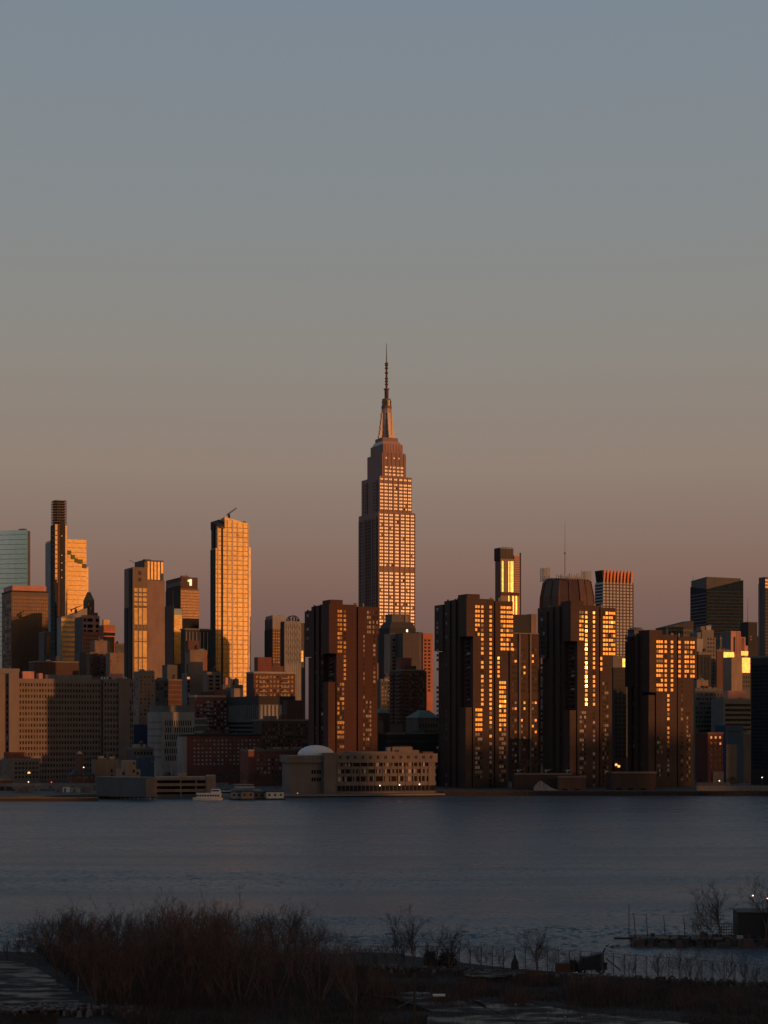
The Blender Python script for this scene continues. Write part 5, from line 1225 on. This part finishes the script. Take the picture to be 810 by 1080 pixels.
fl += [(398, 1046, 1018, 1, 'lone reddish bare shrub just right of the thin dark pole'), (452, 1050, 1027, 5, 'low bare shrub behind the arm of the street lamp'), (488, 1046, 1026, 1, 'reddish low scrub bush between the street lamp and the bottom road'), (533, 1044, 1026, 5, 'small dark scrub bush below the draped post'),
       (606, 1050, 1029, 1, 'reddish scrub bush below the broken loader'), (632, 1054, 1030, 2, 'taller tawny scrub bush below and right of the broken loader'), (684, 1054, 1034, 5, 'small scrub bush below the bushy shore shrub'), (748, 1062, 1040, 1, 'reddish scrub bush below the fan shaped tree'), (785, 1066, 1044, 5, 'small dark scrub bush in the lower right corner')]
for px, yb, yt, pr, lb in fl: place_shrub(px, yb, yt, pr, lb, None, name='bare_tree' if 'tree' in lb else 'bare_shrub', xs=1.0 if pr != 5 else .8, cat='tree' if 'tree' in lb else 'shrub')
# undergrowth: thick brown stalks, one uncountable cover
def undergrowth():
    r = random.Random(9); c = {}
    for mat in ('dry_grass', 'twig', 'twig_dark'): c[mat] = MB()
    def blade(mat, x, y, z, h, w):
        m = c[mat]; k = len(m.v); a = r.random()*6.283; lx, ly = r.gauss(0, .25)*h, r.gauss(0, .25)*h
        m.v += [(x-w*math.cos(a), y-w*math.sin(a), z), (x+w*math.cos(a), y+w*math.sin(a), z), (x+lx, y+ly, z+h)]; m.f.append((k, k+1, k+2)); m.m.append(m.mi(mat))
    for _ in range(52000):
        px = r.uniform(15, 400); yb = r.uniform(1001, 1080)
        if px < 40+(yb-1005)*1.15: continue
        if px > 270 and r.random() < .5: continue
        x, y = gp(px, yb); h = r.uniform(.6, 3.6) if yb < 1066 else r.uniform(.4, 1.8)
        if px > 340: h *= .45
        blade(r.choice(('twig', 'twig_dark', 'twig_dark')), x, y, 1.8, h, r.uniform(.02, .05))
    for _ in range(60000):
        px = r.uniform(330, 830); yb = 1022+(px-400)*.045+r.random()**1.3*60
        if math.sin(px*.05)*math.sin(yb*.4+px*.02) < r.uniform(-1.1, -.1): continue
        if 1058+(px-560)*.08 < yb and 500 < px < 720 and r.random() < .85: continue
        if 1022 < yb < 1030 and 490 < px < 566 and r.random() < .8: continue
        x, y = gp(px, yb); blade(r.choice(('dry_grass', 'dry_grass', 'twig', 'twig_dark')), x, y, 1.85, r.uniform(.3, 1.1)*(1.8 if 595 < px < 650 and yb > 1040 else 1), r.uniform(.02, .06))
    for _ in range(6000):
        px = r.uniform(-20, 60); yb = 1066+r.random()*14
        x, y = gp(px, yb); blade('dry_grass', x, y, 1.85, r.uniform(.2, .6), .05)
    for _ in range(9000):      # straggling taller scrub in clumps across the middle
        cx = r.choice((395, 410, 468, 500, 545, 560, 612, 640, 668, 720, 776)); px = cx+r.gauss(0, 9); yb = 1036+(cx % 7)*4+r.gauss(0, 4)
        x, y = gp(px, yb); blade(r.choice(('twig', 'twig', 'dry_grass')), x, y, 1.8, r.uniform(.8, 2.6), .03)
    names = {'dry_grass': 'dry_grass', 'twig': 'reddish_brush', 'twig_dark': 'dark_brush'}
    for k, m in c.items(): tag(m.build(names[k]), kind='stuff')
undergrowth()
# rubble stones along the lot edge and shore
def stones():
    r = random.Random(4); c = MB()
    for _ in range(900):
        if r.random() < .5: px, yb = r.uniform(0, 150), 1066+r.gauss(0, 2.2)
        else: px = r.uniform(380, 820); yb = 1022+(px-400)*.045+r.gauss(0, 1.3)
        x, y = gp(px, yb); s = r.uniform(.12, .4)
        c.taper((x-s, x+s, y-s, y+s), (x-s*.6, x+s*.5, y-s*.6, y+s*.6), 1.8, 2.2+s, 'grey' if r.random() < .4 else 'brick_dark')
    tag(c.build('loose_stones'), kind='stuff')
stones()
# chain link fence with posts
def fence():
    o = empty('chain_fence', (0, 0, 2)); tag(o, 'dark chain link fence with a top rail running along the near waterfront', 'fence')
    pts = []
    for k in range(46):
        px = 322+k*11.6; yb = 1019+max(0, px-400)*.008+max(0, px-560)*.075; x, y = gp(px, yb); pts.append((x, y-.6))
    H = 3.1; rail = MB(); mesh = MB()
    for (x, y) in pts:
        p = MB(); p.tube((x, y, -.3), (x, y, H), .06, .06, 'steel', 5, True); p.build('post', o)
    for (a, b_), (c_, d) in zip(pts, pts[1:]):
        rail.tube((a, b_, H), (c_, d, H), .045, .045, 'steel', 4); rail.tube((a, b_, .15), (c_, d, .15), .03, .03, 'steel', 4)
        n = 14
        for k in range(n):
            t = k/n; t2 = min(1, t+.75); x0, y0 = a+(c_-a)*t, b_+(d-b_)*t; x1, y1 = a+(c_-a)*t2, b_+(d-b_)*t2
            mesh.tube((x0, y0, .15), (x1, y1, H), .007, .007, 'steel', 3); mesh.tube((x1, y1, .15), (x0, y0, H), .007, .007, 'steel', 3)
    rail.build('rail', o); mesh.build('wire_mesh', o)
fence()
# poles and posts near the viewer
def pole(px, ybase, ytop, label, arm=None, z=2.0, cat='pole', r=.13):
    x, y = gp(px, ybase, z); h = zat(ytop, y)-z; m = MB(); m.tube((0, 0, -.3), (0, 0, h), r, r*.7, 'dark_wood', 7, True)
    o = empty('utility_pole' if not arm else 'street_lamp', (x, y, z)); tag(o, label, cat); m.build('pole', o)
    if arm:
        a = MB(); a.tube((0, 0, h-.1), (arm[0]*.5, 0, h+arm[1]*.75), .06, .05, 'steel', 5); a.tube((arm[0]*.5, 0, h+arm[1]*.75), (arm[0], 0, h+arm[1]), .05, .05, 'steel', 5); a.build('arm', o)
        l = MB(); l.box(arm[0]-.15, arm[0]+1.3, -.2, .2, h+arm[1]-.08, h+arm[1]+.14, 'white_paint'); l.build('lamp_head', o)
pole(374, 1092, 1008, 'thin dark wooden pole right of the big thicket')
pole(437, 1092, 1027, 'thicker dark wooden pole beside the street lamp', r=.2)
pole(419, 1092, 1062, 'street lamp with a long arm and a pale flat head near the bottom edge', arm=(4.3, 1.35), cat='street lamp')
pole(7.5, 1016, 995, 'curved lamp post by the water at the far left', arm=(1.6, .6), cat='street lamp', r=.08)
for px, yt, lb in ((544, 1060, 'leftmost metal post beside the road at the bottom'), (578, 1068, 'second metal post beside the bottom road'), (596, 1073, 'third metal post beside the bottom road'), (614, 1073, 'rightmost metal post beside the bottom road')):
    x, y = gp(px, yt+22); m = MB(); m.tube((0, 0, 0), (0, 0, zat(yt, y)-2), .07, .07, 'steel', 6, True); m.cyl(0, 0, .12, .06, zat(yt, y)-2, zat(yt, y)-1.85, 6, 'pale_grey')
    o = m.build('bollard', None, (x, y, 2)); tag(o, lb, 'post', 'metal posts beside the bottom road')
for px, yb, lb in ((82, 1046, 'pale thin stake standing in the brush beside the wet lot, left one'), (105, 1056, 'dull thin stake standing in the brush, right one')):
    x, y = gp(px, yb); m = MB(); m.tube((0, 0, 0), (.1, 0, 2.2), .06, .05, 'pale_grey' if px < 90 else 'twig', 5, True); tag(m.build('stake', None, (x, y, 2)), lb, 'stake')
# draped post, machine, evergreen bushes, small frames
x, y = gp(543, 1022.5); m = MB(); m.cyl(0, 0, .62, .5, 0, 1.2, 9, 'charcoal'); m.cyl(0, 0, .5, .16, 1.15, 1.75, 9, 'charcoal'); m.dome(0, 0, .2, .2, 1.75, .55, 'charcoal', 9, 4)
tag(m.build('draped_post', None, (x, y, 2)), 'narrow black draped shape with a small head standing at the fence', 'draped post')
def machine():
    x, y = gp(622, 1026); o = empty('loader_wreck', (x, y, 2), R(6)); tag(o, 'black broken loader with a tilted bucket and raised arm behind the fence', 'machine')
    m = MB(); m.box(-2, 2.4, -.9, .9, .5, 1.5, 'charcoal'); m.taper((-1.6, 1, -.8, .8), (-1.2, .6, -.7, .7), 1.5, 2.4, 'charcoal'); m.build('body', o)
    m = MB(); m.prism([(-1.1, -1), (1.9, -1), (1.9, 1), (-1.1, 1)], 1.4, [2.3, 3.0, 2.9, 2.1], 'charcoal'); m.build('bucket', o)
    m = MB(); m.tube((1.7, 0, 2.3), (2.3, 0, 3.6), .14, .1, 'charcoal', 5, True); m.tube((2.4, 0, 2.1), (4.6, 0, .3), .1, .1, 'charcoal', 5, True); m.build('arm', o)
    for sx in (-1.3, 1.5):
        for sy in (-1, 1):
            m = MB(); 
            for k in range(12):
                a0, a1 = math.pi*k/6, math.pi*(k+1)/6
                m.tube((sx+.4*math.cos(a0), sy, .45+.4*math.sin(a0)), (sx+.4*math.cos(a1), sy, .45+.4*math.sin(a1)), .17, .17, 'charcoal', 5)
            m.build('wheel', o)
    m = MB(); m.box(-5, -3, -.7, .7, .2, 1.5, 'rust'); m.box(-2.9, -2.1, -.5, .5, .2, 1.9, 'charcoal'); m.build('side_box', o)
machine()
def bush(px, yb, w, h, label):
    x, y = gp(px, yb); r = random.Random(px); c = MB()
    for k in range(900):
        a = r.random()*6.28; e = math.asin(r.uniform(-.1, 1)); q = r.uniform(.55, 1)*(1+.22*math.sin(3*a+e*4+px)); p = Vector((w*q*math.cos(a)*math.cos(e), w*q*math.sin(a)*math.cos(e), h*q*math.sin(e)+.2))
        d = Vector((r.gauss(0, 1), r.gauss(0, 1), r.gauss(0, 1))).normalized()*.26; e2 = d.orthogonal()
        k0 = len(c.v); c.v += [tuple(p), tuple(p+d), tuple(p+e2)]; c.f.append((k0, k0+1, k0+2)); c.m.append(c.mi('evergreen'))
    o = empty('evergreen_bush', (x, y, 2)); tag(o, label, 'bush'); c.build('crown', o)
    t = MB(); t.tube((0, 0, 0), (0, 0, h*.6), .12, .05, 'bark', 5); t.build('trunk', o)
wallm('evergreen', (.03, .035, .02), var=.4, scale=.8)
bush(454, 1018, 1.0, 1.9, 'smaller dark evergreen bush left of the larger one at the fence')
bush(471, 1019, 1.5, 2.3, 'larger dark evergreen bush at the fence near the middle')
m = MB(); x, y = gp(478, 1025)
for a, b_ in (((-1.6, 0, 0), (-1.6, 0, 1.4)), ((1.2, 0, 0), (1.2, 0, 1.4)), ((-1.6, 0, 1.4), (1.2, 0, 1.4)), ((-1.6, 0, .3), (1.2, 0, .3))): m.tube(a, b_, .06, .06, 'rust', 4, True)
tag(m.build('metal_frame', None, (x, y, 2)), 'low rusty rectangular metal frame beside the larger evergreen bush', 'frame')

# ------------------------------------------------------------------ jetty on the right
def jetty():
    Y = 305; X = lambda px, d=Y: xat(px, d)
    o = empty('jetty', (X(668), Y, 0), R(-3)); tag(o, 'old dark timber and stone jetty reaching into the river from the right edge', 'jetty')
    x0 = X(668); L = X(900)-x0; m = MB(); r = random.Random(8)
    m.box(0, L, 0, 7, -.6, 1.15, 'dark_wood')
    for k in range(130): s = r.uniform(.3, 1.1); xx = r.uniform(0, L*.95); yy = r.uniform(-2.2, -.3); m.taper((xx-s, xx+s, yy-s, yy+s), (xx-s*.5, xx+s*.6, yy-s*.4, yy+s*.5), -.4, r.uniform(.1, 1.5), r.choice(('dark_wood', 'brick_dark', 'charcoal')))
    for k in range(40): s = r.uniform(.2, .7); xx = r.uniform(1, L); yy = r.uniform(.3, 5); m.taper((xx-s, xx+s, yy-s, yy+s), (xx-s*.5, xx+s*.6, yy-s*.4, yy+s*.5), 1.0, 1.15+r.uniform(.1, .9), r.choice(('dark_wood', 'charcoal')))
    m.build('deck', o)
    p = MB()
    for k in range(40): p.cyl(k*L/40+.2, -.25, .2, .18, -1, 1.3+r.uniform(-.3, .5), 6, 'dark_wood')
    p.build('pile', o)
    b2 = MB(); b2.box(-3.2, .4, 1.5, 2, .9, 1.25, 'dark_wood'); b2.build('beam', o)
    b3 = MB(); b3.box(2.2, 6, .2, .8, 1.15, 1.5, 'tan'); b3.box(6.5, 16, .15, .7, 1.15, 1.45, 'concrete'); b3.box(15.5, 19, .1, .6, 1.1, 1.6, 'brick_mid'); b3.build('curb', o)
    for k, (px, yt) in enumerate(((664.5, 954), (669.5, 963), (682.5, 963.5), (701, 964.5), (722, 965))):
        q = MB(); xx = X(px)-x0; q.tube((xx+(.3 if k else 0), 2, 1.1), (xx, 2, zat(yt, Y+2)), .09, .06, 'dark_wood', 5, True); q.build('post', o)
    w = MB(); zt = zat(964.5, Y+2); w.tube((X(667)-x0, 2, zt), (X(790)-x0, 2, zt-.1), .03, .03, 'steel', 3); w.build('wire', o)
    q = MB(); q.box(X(687)-x0, X(691)-x0, 1, 1.7, 1.1, 2.05, 'charcoal'); q.build('bin', o)
    q = MB(); xa = X(776)-x0; q.box(xa, xa+1, -.6, .3, .6, 1.9, 'pale_grey'); q.tube((xa-1.2, -.3, 1.8), (xa, -.4, .4), .12, .12, 'concrete', 4, True); q.build('concrete_block', o)
    s = MB(); xa = X(780)-x0; s.box(xa, xa+20, 2.5, 9, 1, zat(962, Y+3), 'charcoal')
    s.box(xa-.2, xa+20, 2.3, 9.2, zat(962, Y+3), zat(961, Y+3), 'roof_dark')
    sh = s.build('shed_wall'); t = empty('jetty_shed', o.location, R(-3)); sh.parent = t; tag(t, 'black windowless shed standing on the jetty at the right edge', 'shed')
    f = MB()
    for k in range(9): xx = X(760+k*2.6)-x0; f.tube((xx, 3, 1.1), (xx, 3, 3.6), .06, .06, 'dark_wood', 4)
    for k in range(5): f.box(X(758)-x0, X(782)-x0, 2.95, 3.05, 1.5+k*.5, 1.62+k*.5, 'dark_wood')
    f.build('slat_fence', o)
jetty()
for px, yb, yt, pr, lb, sx in ((757, 984, 943, 4, 'tallest bare tree growing on the jetty', 1), (744, 985, 957, 3, 'smaller bare tree beside the tallest one on the jetty', 1), (735, 986, 966, 5, 'low bare scrub on the jetty left of its two trees', 1), (808, 984, 938, 4, 'bare tree behind the black jetty shed at the right edge', 1)):
    place_shrub(px, yb+6, yt, pr, lb, 'bare trees on the jetty', z=1.1, name='bare_tree', cat='tree')
for i, (px, py) in enumerate(((794, 945), (809, 948))):
    Y = 330; z = zat(py, Y); o = empty('jetty_lamp', (xat(px, Y), Y, 0)); tag(o, ('small warm lamp on a pole above the black shed, left one', 'small warm lamp on a pole above the black shed, at the picture edge')[i], 'lamp')
    p = MB(); p.tube((0, 0, -1), (0, 0, z), .05, .05, 'steel', 5); p.build('pole', o); s = MB(); s.dome(0, 0, .16, .16, z, .2, 'warm_lamp', 8, 3); s.build('lamp_head', o)
# ducks on the basin
for i in range(5):
    x, y = gp(640+i*3+(i % 2)*1.5, 998+(i*7 % 3), 0); o = MB(); o.dome(0, 0, .32, .18, .0, .2, 'charcoal', 8, 3); o.tube((.22, 0, .1), (.3, 0, .36), .06, .07, 'charcoal', 5, True); o.tube((.3, 0, .34), (.45, 0, .33), .05, .02, 'charcoal', 4, True)
    tag(o.build('duck', None, (x, y, 0)), 'tiny dark duck floating in the loose row left of the jetty', 'duck', 'ducks on the water left of the jetty')

# ------------------------------------------------------------------ unseen warehouses added behind and right of the viewpoint to shade the foreground
for i, (x, y, w, d, h, m, lb) in enumerate(((205, 40, 60, 46, 27, 'brick_red', 'red brick warehouse added out of view to shade the foreground, nearest the viewpoint'), (232, 92, 55, 60, 24, 'concrete', 'concrete warehouse added out of view to shade the foreground, middle one of three'), (262, 158, 60, 60, 22, 'brick_mid', 'brown brick warehouse added out of view to shade the foreground, right by the shore'))):
    o = empty('occluder', (x, y, 2), 0); tag(o, lb, 'occluder', 'unseen warehouses added to shade the near bank')
    c = MB(); c.box(0, w, 0, d, -1, h, m); c.build('wall', o); c = MB(); c.box(-.4, w+.4, -.4, d+.4, h, h+1, 'dark_grey'); c.build('roof', o)
    for k in range(6):
        for j in range(4):
            q = bpy.data.objects.new('window', unit_mesh('window_dark')); COL.objects.link(q); q.parent = o; q.location = (-.04, d*(k+.5)/6, 3+j*5.4); q.scale = (.15, 3, 2.6)

def bank_occluder(n, a, w, h, m, lb):  # unseen blocks added to keep low sun off parts of the far shore
    x = .559*n+.829*a; y = .829*n-.559*a
    o = empty('bank_occluder', (x, y, 2), R(-34)); tag(o, lb, 'building', 'unseen apartment blocks added on the near bank to block the sun')
    c = MB(); c.box(-12, 12, -w/2, w/2, -1, h, m); c.build('wall', o); c = MB(); c.box(-6, 6, -w/5, w/5, h, h+4, 'dark_grey'); c.build('roof_house', o)
    for k in range(7):
        for j in range(12):
            q = bpy.data.objects.new('window', unit_mesh('window_dark')); COL.objects.link(q); q.parent = o; q.location = (-12.04, w*((k+.5)/7-.5), 4+j*(h-6)/12); q.scale = (.15, w/14, 2)
for (n, a, w, h, m, lb) in ((682, 900, 46, 66, 'brick_mid', 'brown apartment block added out of view on the near bank to block sun'), (728, 930, 42, 71, 'grey', 'grey apartment block added out of view on the near bank to block sun'), (769, 960, 58, 74, 'tan', 'tan apartment block added out of view on the near bank to block sun'),
    (880, 1150, 60, 73, 'brick_red', 'long red apartment block added out of view on the near bank to block sun'), (944, 1150, 58, 78, 'concrete', 'tall concrete apartment block added out of view on the near bank to block sun'), (1008, 1180, 62, 76, 'brick_dark', 'dark brick apartment block added out of view on the near bank to block sun'), (1092, 1220, 92, 112, 'dark_grey', 'tallest grey apartment block added out of view on the near bank to block sun')):
    bank_occluder(n, a, w, h, m, lb)
# ------------------------------------------------------------------ sky, sun, camera
world = bpy.data.worlds.new('World'); scene.world = world; world.use_nodes = True
t = world.node_tree; L = t.links.new; bg = t.nodes['Background']
sky = N(t, 'ShaderNodeTexSky'); sky.sky_type = 'NISHITA'; sky.sun_disc = False; sky.sun_elevation = R(SUN_EL)
sky.sun_rotation = math.atan2(SUN.x, SUN.y); sky.dust_density = 2.0; sky.air_density = 1.0; sky.ozone_density = 1.5
tc = N(t, 'ShaderNodeTexCoord'); sp = N(t, 'ShaderNodeSeparateXYZ'); L(tc.outputs['Generated'], sp.inputs[0])
# twilight arch opposite the sun: colour by height above the horizon
rp = N(t, 'ShaderNodeValToRGB'); e = rp.color_ramp.elements
stops = [(0, (84, 70, 68)), (.036, (105, 85, 79)), (.071, (123, 96, 88)), (.085, (130, 103, 92)), (.146, (144, 127, 115)), (.212, (140, 136, 129)), (.285, (133, 138, 140)), (.383, (124, 136, 147)), (.6, (105, 122, 142)), (1, (80, 100, 128))]
while len(e) < len(stops): e.new(.5)
for q, (p, c_) in zip(e, stops): q.position = p; q.color = (*lin(c_), 1)
L(sp.outputs[2], rp.inputs[0])
STR = .15
sc1 = N(t, 'ShaderNodeVectorMath', operation='SCALE'); L(rp.outputs[0], sc1.inputs[0]); sc1.inputs['Scale'].default_value = 1/STR
dt = N(t, 'ShaderNodeVectorMath', operation='DOT_PRODUCT'); L(tc.outputs['Generated'], dt.inputs[0]); dt.inputs[1].default_value = (SUN.x, SUN.y, 0)
mr = N(t, 'ShaderNodeMapRange'); mr.interpolation_type = 'SMOOTHSTEP'; mr.inputs[1].default_value = -.25; mr.inputs[2].default_value = .45; L(dt.outputs['Value'], mr.inputs[0])
mx = N(t, 'ShaderNodeMix', data_type='RGBA'); L(mr.outputs[0], mx.inputs[0]); L(sc1.outputs[0], mx.inputs[6]); L(sky.outputs[0], mx.inputs[7])
L(mx.outputs[2], bg.inputs['Color']); bg.inputs['Strength'].default_value = STR
sl = bpy.data.lights.new('sun', 'SUN'); sl.energy = 2.0; sl.angle = R(.53); sl.color = (1, .39, .13)
so = bpy.data.objects.new('sun', sl); COL.objects.link(so); so.rotation_euler = SUN.to_track_quat('Z', 'Y').to_euler()
cam = bpy.data.cameras.new('camera'); co = bpy.data.objects.new('camera', cam); COL.objects.link(co)
co.location = (0, 0, CAMZ); co.rotation_euler = (R(90), 0, 0)
cam.sensor_fit = 'VERTICAL'; cam.sensor_height = 24; cam.lens = F/1080*24; cam.shift_y = (HY-540)/1080; cam.clip_start = 1; cam.clip_end = 60000
scene.camera = co
vs = scene.view_settings; vs.view_transform = 'Standard'; vs.look = 'None'; vs.exposure = 0; vs.gamma = 1; vs.use_curve_mapping = False
scene.cycles.max_bounces = 4; scene.cycles.glossy_bounces = 3; scene.cycles.diffuse_bounces = 2
